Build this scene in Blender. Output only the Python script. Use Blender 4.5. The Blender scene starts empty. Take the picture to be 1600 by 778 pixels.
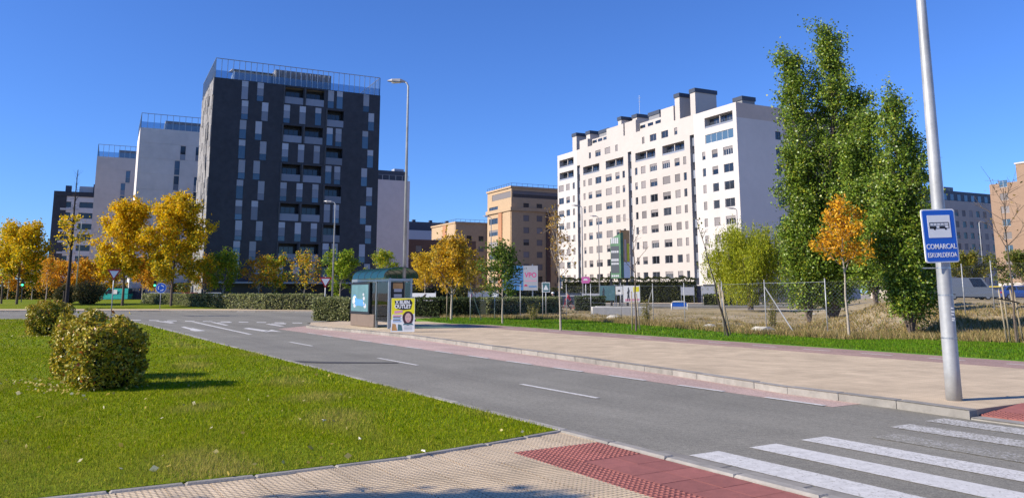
import bpy, bmesh, math, random
import numpy as np
from mathutils import Vector, Matrix
from mathutils.geometry import tessellate_polygon

R = math.radians
SC = bpy.context.scene
COL = SC.collection

# ---------------------------------------------------------------- camera, sky, sun, exposure
CAM_H, FPX, PPY, HOR = 1.8, 1250.0, 260.0, 457.0
PITCH = math.atan((HOR - PPY) / FPX)
cam = bpy.data.cameras.new("camera")
camo = bpy.data.objects.new("camera", cam)
COL.objects.link(camo)
cam.sensor_width = 36.0
cam.lens = FPX / 1600 * 36
cam.shift_y = -(389.0 - PPY) / 1600.0
cam.clip_start, cam.clip_end = 0.1, 6000
camo.location = (0, 0, CAM_H)
camo.rotation_euler = (R(90) + PITCH, 0, 0)
SC.camera = camo

SUN_AZ, SUN_EL = R(17), R(31)          # the sun stands to the left, a little behind the camera
TO_SUN = Vector((-math.cos(SUN_AZ) * math.cos(SUN_EL), -math.sin(SUN_AZ) * math.cos(SUN_EL), math.sin(SUN_EL)))
w = bpy.data.worlds.new("World")
SC.world = w
w.use_nodes = True
nt = w.node_tree
bg = nt.nodes["Background"]
sky = nt.nodes.new("ShaderNodeTexSky")
sky.sky_type = 'NISHITA'
sky.sun_disc = False
sky.sun_elevation = SUN_EL
sky.sun_rotation = math.atan2(TO_SUN.x, TO_SUN.y)
sky.air_density, sky.dust_density, sky.ozone_density = 1.0, 0.25, 4.0
sky.altitude = 450
tintn = nt.nodes.new("ShaderNodeVectorMath")     # the camera's white balance renders the clear sky a strong blue
tintn.operation = 'MULTIPLY'
tintn.inputs[1].default_value = (0.46, 0.70, 1.17)
nt.links.new(sky.outputs[0], tintn.inputs[0])
nt.links.new(tintn.outputs[0], bg.inputs[0])
bg.inputs[1].default_value = 0.105
sl = bpy.data.lights.new("sun", 'SUN')
sl.energy, sl.angle, sl.color = 4.7, R(0.53), (1.0, 0.915, 0.765)
so = bpy.data.objects.new("sun", sl)
COL.objects.link(so)
so.rotation_euler = TO_SUN.to_track_quat('Z', 'Y').to_euler()
so.location = (-60, -20, 60)
SC.view_settings.view_transform = 'Standard'
SC.view_settings.look = 'None'
SC.view_settings.gamma = 1.0
SC.view_settings.exposure = 0.6
SC.view_settings.use_curve_mapping = False
SC.render.engine = 'CYCLES'
SC.cycles.max_bounces = 6
SC.cycles.transparent_max_bounces = 8
SC.cycles.use_denoising = True

# ---------------------------------------------------------------- surveying: bearings and ground points
_S, _C = math.sin(PITCH), math.cos(PITCH)


def G(x, y, z=0.0):
    """ground point (world X, Y) at height z that the survey photograph shows at x, y"""
    u, v = (x - 800) / FPX, (PPY - y) / FPX
    s = (z - CAM_H) / (_S + _C * v)
    return (u * s, (_C - _S * v) * s)


def AT(x, D, y=462):
    """world X, Y on the bearing of column x at distance D"""
    u, v = (x - 800) / FPX, (PPY - y) / FPX
    return (u / (_C - _S * v) * D, D)


RD = np.array((-0.52, 0.854))
RN = np.array((0.854, 0.52))


def OT(o, t):
    """road frame: o metres across, t metres along"""
    p = o * RN + t * RD
    return (p[0], p[1])


E1, E2 = np.array((0.894, 0.447)), np.array((-0.447, 0.894))
GRID_A = math.atan2(0.447, 0.894)

# ---------------------------------------------------------------- materials
MATS = {}


def nodes_of(m):
    m.use_nodes = True
    t = m.node_tree
    return t, t.nodes["Principled BSDF"], t.nodes, t.links


def mat(name, col, rough=0.7, metal=0.0, var=0.12, vs=3.0, bump=0.0, bs=40.0, rnd=0.0, spec=0.4, big=0.0, bigs=0.15, tint=None, coat=0.0, local=False):
    m = bpy.data.materials.new(name)
    MATS[name] = m
    t, b, N, L = nodes_of(m)
    b.inputs['Roughness'].default_value = rough
    b.inputs['Metallic'].default_value = metal
    b.inputs['Specular IOR Level'].default_value = spec
    if coat:
        b.inputs['Coat Weight'].default_value = coat
        b.inputs['Coat Roughness'].default_value = 0.08
    c = (col[0], col[1], col[2], 1)
    if local:
        pos = N.new("ShaderNodeTexCoord").outputs['Object']
    else:
        pos = N.new("ShaderNodeNewGeometry").outputs['Position']
    out = None
    if var or big:
        n = N.new("ShaderNodeTexNoise")
        n.inputs['Scale'].default_value = vs
        n.inputs['Detail'].default_value = 6
        n.inputs['Roughness'].default_value = 0.65
        L.new(pos, n.inputs['Vector'])
        rmp = N.new("ShaderNodeValToRGB")
        rmp.color_ramp.elements[0].position = 0.3
        rmp.color_ramp.elements[1].position = 0.7
        d = tint or (1, 1, 1)
        rmp.color_ramp.elements[0].color = tuple(max(0, col[i] * (1 - var)) for i in range(3)) + (1,)
        rmp.color_ramp.elements[1].color = tuple(col[i] * (1 + var) * d[i] for i in range(3)) + (1,)
        L.new(n.outputs['Fac'], rmp.inputs[0])
        out = rmp.outputs[0]
        if big:
            n2 = N.new("ShaderNodeTexNoise")
            n2.inputs['Scale'].default_value = bigs
            n2.inputs['Detail'].default_value = 4
            L.new(pos, n2.inputs['Vector'])
            mp = N.new("ShaderNodeMapRange")
            mp.inputs[1].default_value, mp.inputs[2].default_value = 0.3, 0.7
            mp.inputs[3].default_value, mp.inputs[4].default_value = 1 - big, 1 + big
            L.new(n2.outputs['Fac'], mp.inputs[0])
            mx = N.new("ShaderNodeVectorMath")
            mx.operation = 'SCALE'
            L.new(out, mx.inputs[0])
            L.new(mp.outputs[0], mx.inputs['Scale'])
            out = mx.outputs[0]
    if rnd:
        oi = N.new("ShaderNodeObjectInfo")
        mp = N.new("ShaderNodeMapRange")
        mp.inputs[3].default_value, mp.inputs[4].default_value = 1 - rnd, 1 + rnd
        L.new(oi.outputs['Random'], mp.inputs[0])
        mx = N.new("ShaderNodeVectorMath")
        mx.operation = 'SCALE'
        if out is not None:
            L.new(out, mx.inputs[0])
        else:
            mx.inputs[0].default_value = col
        L.new(mp.outputs[0], mx.inputs['Scale'])
        out = mx.outputs[0]
    if out is not None:
        L.new(out, b.inputs['Base Color'])
    else:
        b.inputs['Base Color'].default_value = c
    if bump:
        nb = N.new("ShaderNodeTexNoise")
        nb.inputs['Scale'].default_value = bs
        nb.inputs['Detail'].default_value = 5
        L.new(pos, nb.inputs['Vector'])
        bp = N.new("ShaderNodeBump")
        bp.inputs['Strength'].default_value = bump
        bp.inputs['Distance'].default_value = 0.02
        L.new(nb.outputs['Fac'], bp.inputs['Height'])
        L.new(bp.outputs[0], b.inputs['Normal'])
    return m


def leaf_mat(name, trans=0.35, rough=0.45, spec=0.4):
    m = bpy.data.materials.new(name)
    MATS[name] = m
    t, b, N, L = nodes_of(m)
    a = N.new("ShaderNodeAttribute")
    a.attribute_name = "col"
    L.new(a.outputs['Color'], b.inputs['Base Color'])
    b.inputs['Roughness'].default_value = rough
    b.inputs['Specular IOR Level'].default_value = spec
    tr = N.new("ShaderNodeBsdfTranslucent")
    L.new(a.outputs['Color'], tr.inputs[0])
    mx = N.new("ShaderNodeMixShader")
    mx.inputs[0].default_value = trans
    L.new(b.outputs[0], mx.inputs[1])
    L.new(tr.outputs[0], mx.inputs[2])
    L.new(mx.outputs[0], N["Material Output"].inputs[0])
    return m


def glass_mat(name, col, rough=0.05, alpha=0.3):
    """see-through glazing: tinted transparent with a clear reflection"""
    m = bpy.data.materials.new(name)
    MATS[name] = m
    t, b, N, L = nodes_of(m)
    tr = N.new("ShaderNodeBsdfTransparent")
    tr.inputs[0].default_value = col + (1,)
    gl = N.new("ShaderNodeBsdfGlossy")
    gl.inputs['Roughness'].default_value = rough
    fr = N.new("ShaderNodeFresnel")
    fr.inputs[0].default_value = 1.5
    ad = N.new("ShaderNodeMath")
    ad.operation = 'ADD'
    ad.inputs[1].default_value = alpha
    ad.use_clamp = True
    L.new(fr.outputs[0], ad.inputs[0])
    mx = N.new("ShaderNodeMixShader")
    L.new(ad.outputs[0], mx.inputs[0])
    L.new(tr.outputs[0], mx.inputs[1])
    L.new(gl.outputs[0], mx.inputs[2])
    L.new(mx.outputs[0], N["Material Output"].inputs[0])
    return m


def plastic_mat(name, col, trans):
    m = bpy.data.materials.new(name)
    MATS[name] = m
    t, b, N, L = nodes_of(m)
    b.inputs['Base Color'].default_value = col + (1,)
    b.inputs['Roughness'].default_value = 0.18
    b.inputs['Specular IOR Level'].default_value = 0.6
    tr = N.new("ShaderNodeBsdfTranslucent")
    tr.inputs[0].default_value = trans + (1,)
    mx = N.new("ShaderNodeMixShader")
    mx.inputs[0].default_value = 0.35
    L.new(b.outputs[0], mx.inputs[1])
    L.new(tr.outputs[0], mx.inputs[2])
    L.new(mx.outputs[0], N["Material Output"].inputs[0])


plastic_mat('roof_plastic', (0.02, 0.075, 0.09), (0.01, 0.16, 0.04))
leaf_mat('leaf', 0.45, 0.5, 0.25)
leaf_mat('glossy_leaf', 0.3, 0.38, 0.4)
leaf_mat('blade', 0.3, 0.9, 0.03)
glass_mat('clear_glass', (0.72, 0.86, 0.84), 0.02, 0.05)
glass_mat('roof_glass', (0.02, 0.15, 0.08), 0.15, 0.07)
glass_mat('terrace_glass', (0.62, 0.70, 0.78), 0.05, 0.10)
mat('pane_dark', (0.025, 0.03, 0.04), 0.06, var=0, rnd=0.6, spec=0.7)
mat('pane_blue', (0.06, 0.11, 0.17), 0.08, var=0, rnd=0.5, spec=0.8)
mat('pane_grey', (0.20, 0.22, 0.25), 0.25, var=0, rnd=0.3)
mat('panel_pale', (0.37, 0.39, 0.44), 0.5, var=0.05, rnd=0.25)
mat('panel_mid', (0.20, 0.22, 0.27), 0.4, var=0.05, rnd=0.3)
mat('shutter', (0.21, 0.19, 0.19), 0.6, var=0.05, rnd=0.3)
mat('frame_dark', (0.06, 0.06, 0.065), 0.5, var=0)
mat('frame_grey', (0.28, 0.28, 0.30), 0.45, var=0)
mat('frame_white', (0.6, 0.6, 0.6), 0.5, var=0)
mat('slate', (0.034, 0.034, 0.042), 0.55, var=0.25, vs=1.2, bump=0.25, bs=6, big=0.15, bigs=0.12)
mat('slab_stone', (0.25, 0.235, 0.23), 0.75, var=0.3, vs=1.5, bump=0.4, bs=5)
mat('tower_pale', (0.70, 0.63, 0.585), 0.8, var=0.05, vs=0.8, big=0.06, bigs=0.2, bump=0.1, bs=10)
mat('tower_grey', (0.56, 0.49, 0.44), 0.8, var=0.05, vs=0.8, big=0.06, bigs=0.2, bump=0.1, bs=10)
mat('white_render', (0.485, 0.44, 0.41), 0.85, var=0.03, vs=0.9, big=0.05, bigs=0.12, bump=0.08, bs=8)
mat('shade_side_white', (0.66, 0.60, 0.565), 0.85, var=0.03, vs=0.9, big=0.05, bigs=0.12)  # lighter copy of white_band for shaded walls; light difference put into the colour
mat('white_band', (0.53, 0.495, 0.475), 0.85, var=0.03, vs=0.9, big=0.05, bigs=0.12, bump=0.08, bs=8)
mat('tan_render', (0.55, 0.45, 0.39), 0.85, var=0.05, vs=0.9, big=0.05, bigs=0.2, bump=0.08, bs=8)
mat('roof_dark', (0.05, 0.06, 0.085), 0.5, var=0.1)
mat('roof_grey', (0.22, 0.22, 0.23), 0.7, var=0.1)
mat('brick_tan', (0.45, 0.32, 0.20), 0.85, var=0.08, vs=2.0, big=0.06, bigs=0.2, bump=0.15, bs=12)
mat('brick_orange', (0.42, 0.205, 0.11), 0.85, var=0.08, vs=2.0, big=0.06, bigs=0.2)
mat('brick_brown', (0.11, 0.065, 0.055), 0.85, var=0.1, vs=2.0, big=0.06, bigs=0.2)
mat('brick_right', (0.29, 0.195, 0.135), 0.85, var=0.08, vs=2.0, big=0.06, bigs=0.2)
mat('grey_render', (0.62, 0.55, 0.54), 0.85, var=0.05, vs=1.0, big=0.05)
mat('ashlar', (0.44, 0.385, 0.34), 0.85, var=0.07, vs=1.0, big=0.05)
mat('blue_white', (0.40, 0.43, 0.48), 0.8, var=0.04)
mat('steel', (0.42, 0.43, 0.44), 0.38, metal=0.85, var=0.08, vs=6, bump=0.02)
mat('galvanised', (0.38, 0.385, 0.39), 0.5, metal=0.35, var=0.14, vs=5, big=0.12, bigs=1.2, bump=0.05, bs=30)
mat('dark_metal', (0.05, 0.05, 0.055), 0.5, metal=0.3, var=0.05)
mat('lamp_housing', (0.23, 0.23, 0.25), 0.45, metal=0.3, var=0.05)
mat('black_frame', (0.012, 0.012, 0.015), 0.35, var=0)
mat('brown_panel', (0.17, 0.125, 0.095), 0.5, var=0.1)
mat('concrete', (0.27, 0.25, 0.225), 0.9, var=0.2, vs=4, big=0.12, bigs=0.7, bump=0.3, bs=40, rnd=0.14)
mat('concrete_block', (0.5, 0.48, 0.44), 0.9, var=0.1, vs=4, bump=0.2, bs=20)
mat('bark', (0.12, 0.09, 0.07), 0.9, var=0.3, vs=12, bump=0.5, bs=40)
mat('bark_pale', (0.36, 0.31, 0.25), 0.9, var=0.25, vs=12, bump=0.4, bs=40)
mat('bark_dark', (0.035, 0.028, 0.025), 0.9, var=0.3, vs=12, bump=0.4, bs=40)
mat('stake_wood', (0.30, 0.245, 0.17), 0.85, var=0.25, vs=14, bump=0.3, bs=30)
mat('sign_white', (0.78, 0.78, 0.77), 0.4, var=0.03)
mat('sign_blue', (0.012, 0.11, 0.52), 0.35, var=0.04)
mat('sign_red', (0.45, 0.03, 0.03), 0.4, var=0.04)
mat('sign_pink', (0.62, 0.16, 0.40), 0.4, var=0.04)
mat('ink_black', (0.02, 0.02, 0.022), 0.5, var=0)
mat('print_yellow', (0.80, 0.72, 0.02), 0.5, var=0.03)
mat('print_skin', (0.62, 0.40, 0.36), 0.5, var=0.02)
mat('print_hair', (0.06, 0.025, 0.035), 0.5, var=0.1)
mat('print_pink', (0.68, 0.32, 0.42), 0.5, var=0.02)
mat('print_cyan', (0.09, 0.185, 0.205), 0.5, var=0.2, vs=2)
mat('print_blue', (0.08, 0.25, 0.52), 0.5, var=0.1, vs=2)
mat('print_green', (0.07, 0.17, 0.09), 0.5, var=0.3, vs=1.2)
mat('print_orange', (0.50, 0.27, 0.10), 0.5, var=0.35, vs=1.5)
mat('print_grey', (0.42, 0.43, 0.46), 0.5, var=0.06)
mat('print_slate', (0.05, 0.06, 0.075), 0.5, var=0.1)
mat('print_crimson', (0.55, 0.03, 0.12), 0.5, var=0.02)
mat('print_magenta', (0.66, 0.05, 0.22), 0.5, var=0.02)
mat('paint_teal', (0.02, 0.36, 0.30), 0.35, var=0.03, coat=0.5)
mat('paint_silver', (0.15, 0.165, 0.19), 0.35, metal=0.3, var=0.03, coat=0.5)
mat('paint_red', (0.40, 0.03, 0.03), 0.35, var=0.03, coat=0.5)
mat('paint_yellow', (0.70, 0.52, 0.02), 0.35, var=0.03, coat=0.5)
mat('paint_blue', (0.03, 0.07, 0.25), 0.35, var=0.03, coat=0.5)
mat('paint_white', (0.72, 0.72, 0.72), 0.35, var=0.03, coat=0.5)
mat('tyre', (0.018, 0.018, 0.018), 0.85, var=0.1)
mat('rim', (0.35, 0.35, 0.36), 0.35, metal=0.8, var=0)
mat('lamp_glass', (0.55, 0.55, 0.52), 0.15, var=0)
mat('tail_glass', (0.35, 0.02, 0.02), 0.2, var=0)
mat('container_navy', (0.035, 0.05, 0.085), 0.6, var=0.15)
mat('wall_navy', (0.05, 0.052, 0.075), 0.8, var=0.15, vs=0.6)
mat('cloth_red', (0.42, 0.03, 0.06), 0.8, var=0.1)
mat('cloth_dark', (0.03, 0.032, 0.04), 0.8, var=0.1)
mat('skin', (0.42, 0.26, 0.2), 0.6, var=0.03)
mat('hair', (0.03, 0.02, 0.015), 0.7, var=0.1)
mat('stone', (0.45, 0.42, 0.36), 0.9, var=0.2, vs=3, bump=0.4, bs=8)
mat('litter_pale', (0.62, 0.58, 0.48), 0.8, var=0.1, vs=9)
mat('soil', (0.30, 0.255, 0.195), 0.95, var=0.2, vs=0.5, big=0.15, bigs=0.03)
mat('hedge_core', (0.012, 0.016, 0.008), 0.95, var=0.3)
mat('red_tile', (0.28, 0.098, 0.082), 0.85, var=0.12, vs=9, bump=0.25, bs=60, rnd=0.1, big=0.08, bigs=1.0)


def lit_mat(name, col, strength):
    m = bpy.data.materials.new(name)
    MATS[name] = m
    t, b, N, L = nodes_of(m)
    b.inputs['Base Color'].default_value = col + (1,)
    b.inputs['Emission Color'].default_value = col + (1,)
    b.inputs['Emission Strength'].default_value = strength


lit_mat('signal_green', (0.05, 0.75, 0.3), 2.5)


def asphalt(name, col, wear=0.0, paint=None):
    """fine-grained road surface with wheel-path streaks; or worn paint lying on it"""
    m = bpy.data.materials.new(name)
    MATS[name] = m
    t, b, N, L = nodes_of(m)
    b.inputs['Roughness'].default_value = 0.85
    b.inputs['Specular IOR Level'].default_value = 0.25
    g = N.new("ShaderNodeNewGeometry").outputs['Position']
    rot = N.new("ShaderNodeVectorRotate")
    rot.rotation_type = 'Z_AXIS'
    rot.inputs['Angle'].default_value = -math.atan2(RN[1], RN[0])
    L.new(g, rot.inputs['Vector'])
    mp = N.new("ShaderNodeMapping")
    mp.inputs['Scale'].default_value = (0.9, 0.06, 1)
    L.new(rot.outputs[0], mp.inputs[0])

    def noise(vec, sc, det=4, rough=0.6):
        n = N.new("ShaderNodeTexNoise")
        n.inputs['Scale'].default_value = sc
        n.inputs['Detail'].default_value = det
        n.inputs['Roughness'].default_value = rough
        L.new(vec, n.inputs['Vector'])
        return n.outputs['Fac']

    def rng(v, a, b_, c, d):
        r = N.new("ShaderNodeMapRange")
        for i, q in enumerate((a, b_, c, d)):
            r.inputs[i + 1].default_value = q
        L.new(v, r.inputs[0])
        return r.outputs[0]

    def mul(a, b_):
        r = N.new("ShaderNodeMath")
        r.operation = 'MULTIPLY'
        L.new(a, r.inputs[0])
        L.new(b_, r.inputs[1])
        return r.outputs[0]
    grain = noise(g, 55, 3, 0.7)
    f = mul(mul(mul(rng(grain, 0.3, 0.7, 0.55, 1.45), rng(noise(g, 13, 3, 0.8), 0.32, 0.68, 0.80, 1.2)), rng(noise(mp.outputs[0], 1.0), 0.3, 0.7, 0.86, 1.14)), rng(noise(g, 0.45, 6, 0.7), 0.3, 0.7, 0.86, 1.12))
    vm = N.new("ShaderNodeVectorMath")
    vm.operation = 'SCALE'
    vm.inputs[0].default_value = col
    L.new(f, vm.inputs['Scale'])
    out = vm.outputs[0]
    if paint:
        vp = N.new("ShaderNodeVectorMath")
        vp.operation = 'SCALE'
        vp.inputs[0].default_value = paint
        L.new(rng(noise(g, 9), 0.3, 0.7, 0.85, 1.1), vp.inputs['Scale'])
        mx = N.new("ShaderNodeMix")
        mx.data_type = 'RGBA'
        wn = N.new("ShaderNodeMath")
        wn.operation = 'ADD'
        L.new(mul(noise(g, 30, 4, 0.75), rng(noise(mp.outputs[0], 1.7), 0.2, 0.8, 0.75, 1.25)), wn.inputs[0])
        wn.inputs[1].default_value = 0
        L.new(rng(wn.outputs[0], wear, wear + 0.09, 0, 1), mx.inputs[0])
        L.new(out, mx.inputs[6])
        L.new(vp.outputs[0], mx.inputs[7])
        out = mx.outputs[2]
    L.new(out, b.inputs['Base Color'])
    bp = N.new("ShaderNodeBump")
    bp.inputs['Strength'].default_value = 0.35
    bp.inputs['Distance'].default_value = 0.012
    L.new(grain, bp.inputs['Height'])
    L.new(bp.outputs[0], b.inputs['Normal'])
    return m


asphalt('asphalt', (0.212, 0.199, 0.168))
asphalt('tar', (0.075, 0.072, 0.070))
asphalt('bay_red', (0.44, 0.315, 0.275))
asphalt('cycle_red', (0.32, 0.215, 0.185))
asphalt('paint_fresh', (0.212, 0.199, 0.168), 0.34, (0.56, 0.545, 0.53))
asphalt('paint_worn', (0.212, 0.199, 0.168), 0.44, (0.52, 0.505, 0.49))
asphalt('paint_faint', (0.212, 0.199, 0.168), 0.53, (0.45, 0.44, 0.43))
asphalt('paint_on_cycle', (0.32, 0.215, 0.185), 0.40, (0.62, 0.58, 0.55))


def paving(name, col, pitch=0.065, groove=0.4, tile=0.4, rndtile=0.08):
    """ribbed cement paving: ribs across, nicks along, faint tile joints"""
    m = bpy.data.materials.new(name)
    MATS[name] = m
    t, b, N, L = nodes_of(m)
    b.inputs['Roughness'].default_value = 0.9
    b.inputs['Specular IOR Level'].default_value = 0.2
    g = N.new("ShaderNodeNewGeometry").outputs['Position']
    rot = N.new("ShaderNodeVectorRotate")
    rot.rotation_type = 'Z_AXIS'
    rot.inputs['Angle'].default_value = -math.atan2(RN[1], RN[0])
    L.new(g, rot.inputs['Vector'])

    def brick(bw, rh, mort, c1, c2, cm, off=0.0):
        k = N.new("ShaderNodeTexBrick")
        k.offset = off
        k.inputs['Scale'].default_value = 1
        k.inputs['Mortar Size'].default_value = mort
        k.inputs['Mortar Smooth'].default_value = 0.3
        k.inputs['Brick Width'].default_value = bw
        k.inputs['Row Height'].default_value = rh
        k.inputs['Color1'].default_value = c1
        k.inputs['Color2'].default_value = c2
        k.inputs['Mortar'].default_value = cm
        L.new(rot.outputs[0], k.inputs['Vector'])
        return k
    q = lambda v: (v, v, v, 1)
    k1 = brick(tile, tile, 0.006, q(1 - rndtile), q(1 + rndtile), q(0.72))
    k2 = brick(pitch * 0.8, pitch, pitch * 0.16, q(1.06), q(1.0), q(1 - groove))
    n = N.new("ShaderNodeTexNoise")
    n.inputs['Scale'].default_value = 0.8
    n.inputs['Detail'].default_value = 7
    n.inputs['Roughness'].default_value = 0.7
    L.new(g, n.inputs['Vector'])
    r = N.new("ShaderNodeMapRange")
    for i, v in enumerate((0.3, 0.7, 0.82, 1.15)):
        r.inputs[i + 1].default_value = v
    L.new(n.outputs['Fac'], r.inputs[0])
    m1 = N.new("ShaderNodeVectorMath")
    m1.operation = 'MULTIPLY'
    L.new(k1.outputs['Color'], m1.inputs[0])
    L.new(k2.outputs['Color'], m1.inputs[1])
    m2 = N.new("ShaderNodeVectorMath")
    m2.operation = 'MULTIPLY'
    L.new(m1.outputs[0], m2.inputs[0])
    m2.inputs[1].default_value = col
    m3 = N.new("ShaderNodeVectorMath")
    m3.operation = 'SCALE'
    L.new(m2.outputs[0], m3.inputs[0])
    L.new(r.outputs[0], m3.inputs['Scale'])
    L.new(m3.outputs[0], b.inputs['Base Color'])
    bp = N.new("ShaderNodeBump")
    bp.inputs['Strength'].default_value = 0.5
    bp.inputs['Distance'].default_value = 0.008
    L.new(k2.outputs['Color'], bp.inputs['Height'])
    L.new(bp.outputs[0], b.inputs['Normal'])


paving('paving_tan', (0.585, 0.46, 0.32), groove=0.27)
paving('paving_near', (0.70, 0.545, 0.36), groove=0.27)
paving('paving_red', (0.33, 0.16, 0.13), 0.1, 0.25)


def ground_mat(name, stops, s1=0.25, s2=2.5, bump=0.6, bs=22):
    m = bpy.data.materials.new(name)
    MATS[name] = m
    t, b, N, L = nodes_of(m)
    b.inputs['Roughness'].default_value = 0.95
    b.inputs['Specular IOR Level'].default_value = 0.1
    g = N.new("ShaderNodeNewGeometry").outputs['Position']
    n1 = N.new("ShaderNodeTexNoise")
    n1.inputs['Scale'].default_value = s1
    n1.inputs['Detail'].default_value = 5
    n2 = N.new("ShaderNodeTexNoise")
    n2.inputs['Scale'].default_value = s2
    n2.inputs['Detail'].default_value = 8
    n2.inputs['Roughness'].default_value = 0.75
    L.new(g, n1.inputs['Vector'])
    L.new(g, n2.inputs['Vector'])
    mx = N.new("ShaderNodeMix")
    mx.inputs[0].default_value = 0.45
    L.new(n1.outputs['Fac'], mx.inputs[2])
    L.new(n2.outputs['Fac'], mx.inputs[3])
    rp = N.new("ShaderNodeValToRGB")
    e = rp.color_ramp.elements
    e[0].position, e[0].color = stops[0][0], stops[0][1] + (1,)
    e[1].position, e[1].color = stops[-1][0], stops[-1][1] + (1,)
    for p_, c_ in stops[1:-1]:
        k = e.new(p_)
        k.color = c_ + (1,)
    L.new(mx.outputs[0], rp.inputs[0])
    L.new(rp.outputs[0], b.inputs['Base Color'])
    nb = N.new("ShaderNodeTexNoise")
    nb.inputs['Scale'].default_value = bs
    nb.inputs['Detail'].default_value = 6
    L.new(g, nb.inputs['Vector'])
    bp = N.new("ShaderNodeBump")
    bp.inputs['Strength'].default_value = bump
    bp.inputs['Distance'].default_value = 0.04
    L.new(nb.outputs['Fac'], bp.inputs['Height'])
    L.new(bp.outputs[0], b.inputs['Normal'])


ground_mat('turf', [(0.30, (0.15, 0.165, 0.007)), (0.46, (0.13, 0.18, 0.005)), (0.62, (0.20, 0.21, 0.01)), (0.75, (0.29, 0.235, 0.05))])
ground_mat('turf_green', [(0.32, (0.055, 0.13, 0.014)), (0.5, (0.075, 0.165, 0.018)), (0.7, (0.11, 0.18, 0.025))])
ground_mat('dry_ground', [(0.30, (0.12, 0.115, 0.045)), (0.42, (0.24, 0.19, 0.10)), (0.55, (0.36, 0.285, 0.18)), (0.64, (0.40, 0.335, 0.23)), (0.74, (0.50, 0.44, 0.34))], 0.22, 1.8, 1.0, 6)

# ---------------------------------------------------------------- mesh helpers


class MB:
    def __init__(s):
        s.v, s.f, s.m = [], [], []

    def add(s, vs, fs, mi=0):
        o = len(s.v)
        s.v.extend(tuple(q) for q in vs)
        s.f.extend(tuple(i + o for i in f) for f in fs)
        s.m.extend([mi] * len(fs))
        return s

    def box(s, a, b, mi=0, M=None):
        x0, y0, z0 = a
        x1, y1, z1 = b
        vs = [(x0, y0, z0), (x1, y0, z0), (x1, y1, z0), (x0, y1, z0), (x0, y0, z1), (x1, y0, z1), (x1, y1, z1), (x0, y1, z1)]
        if M is not None:
            vs = [M @ Vector(q) for q in vs]
        return s.add(vs, [(0, 3, 2, 1), (4, 5, 6, 7), (0, 1, 5, 4), (1, 2, 6, 5), (2, 3, 7, 6), (3, 0, 4, 7)], mi)

    def tube(s, pts, rad, n=6, mi=0, cap=True):
        pts = [Vector(p) for p in pts]
        if not hasattr(rad, '__len__'):
            rad = [rad] * len(pts)
        o = len(s.v)
        for i, p in enumerate(pts):
            d = pts[min(i + 1, len(pts) - 1)] - pts[max(i - 1, 0)]
            d = d.normalized() if d.length > 1e-9 else Vector((0, 0, 1))
            a = d.orthogonal().normalized() if abs(d.z) < 0.95 else d.cross(Vector((0, 1, 0))).normalized()
            b = d.cross(a)
            for k in range(n):
                t = 2 * math.pi * k / n
                q = p + (a * math.cos(t) + b * math.sin(t)) * rad[i]
                s.v.append(tuple(q))
        for i in range(len(pts) - 1):
            for k in range(n):
                s.f.append((o + i * n + k, o + i * n + (k + 1) % n, o + (i + 1) * n + (k + 1) % n, o + (i + 1) * n + k))
                s.m.append(mi)
        if cap:
            s.f.append(tuple(o + k for k in range(n))[::-1])
            s.f.append(tuple(o + (len(pts) - 1) * n + k for k in range(n)))
            s.m.extend([mi, mi])
        return s

    def prism(s, poly, z0, z1, mi=0, M=None):
        """poly in xy; vertical sides and a top"""
        n = len(poly)
        vs = [(x, y, z0) for x, y in poly] + [(x, y, z1) for x, y in poly]
        if M is not None:
            vs = [M @ Vector(q) for q in vs]
        fs = [(i, (i + 1) % n, n + (i + 1) % n, n + i) for i in range(n)]
        for t in tessellate_polygon([[Vector((x, y, 0)) for x, y in poly]]):
            fs.append(tuple(n + i for i in t))
            fs.append(tuple(t)[::-1])
        return s.add(vs, fs, mi)

    def mesh(s, name, mats, smooth=False):
        me = bpy.data.meshes.new(name)
        me.from_pydata(s.v, [], s.f)
        if isinstance(mats, str):
            mats = [mats]
        for q in mats:
            me.materials.append(MATS[q])
        if len(mats) > 1:
            me.polygons.foreach_set('material_index', s.m)
        if smooth:
            me.polygons.foreach_set('use_smooth', [True] * len(s.f))
        me.update()
        return me

    def build(s, name, mats, parent=None, smooth=False, loc=None, rz=0):
        return put(name, s.mesh(name, mats, smooth), parent, loc, rz)


def put(name, me, parent=None, loc=None, rz=0):
    o = bpy.data.objects.new(name, me)
    COL.objects.link(o)
    if parent is not None:
        o.parent = parent
    if loc is not None:
        o.location = loc
    if rz:
        o.rotation_euler = (0, 0, rz)
    return o


def tag(o, label=None, cat=None, group=None, kind=None):
    if label:
        o['label'] = label
    if cat:
        o['category'] = cat
    if group:
        o['group'] = group
    if kind:
        o['kind'] = kind
    return o


def thing(name, label, cat, loc=(0, 0, 0), rz=0.0, group=None):
    o = put(name, None, None, loc, rz)
    o.empty_display_size = 0.3
    return tag(o, label, cat, group)


def text(name, s, size, m, parent, loc, rot, extrude=0.002, align='CENTER', bold=0.0, sx=1.0):
    cu = bpy.data.curves.new(name, 'FONT')
    cu.body = s
    cu.size = size
    cu.align_x = align
    cu.align_y = 'CENTER'
    cu.extrude = extrude
    cu.offset = bold
    cu.resolution_u = 3
    cu.materials.append(MATS[m])
    tmp = bpy.data.objects.new(name, cu)
    COL.objects.link(tmp)
    me = bpy.data.meshes.new_from_object(tmp.evaluated_get(bpy.context.evaluated_depsgraph_get()))
    bpy.data.objects.remove(tmp)
    bpy.data.curves.remove(cu)
    o = put(name, me, parent, loc)
    o.rotation_euler = rot
    o.scale = (sx, 1, 1)
    return o


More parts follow.
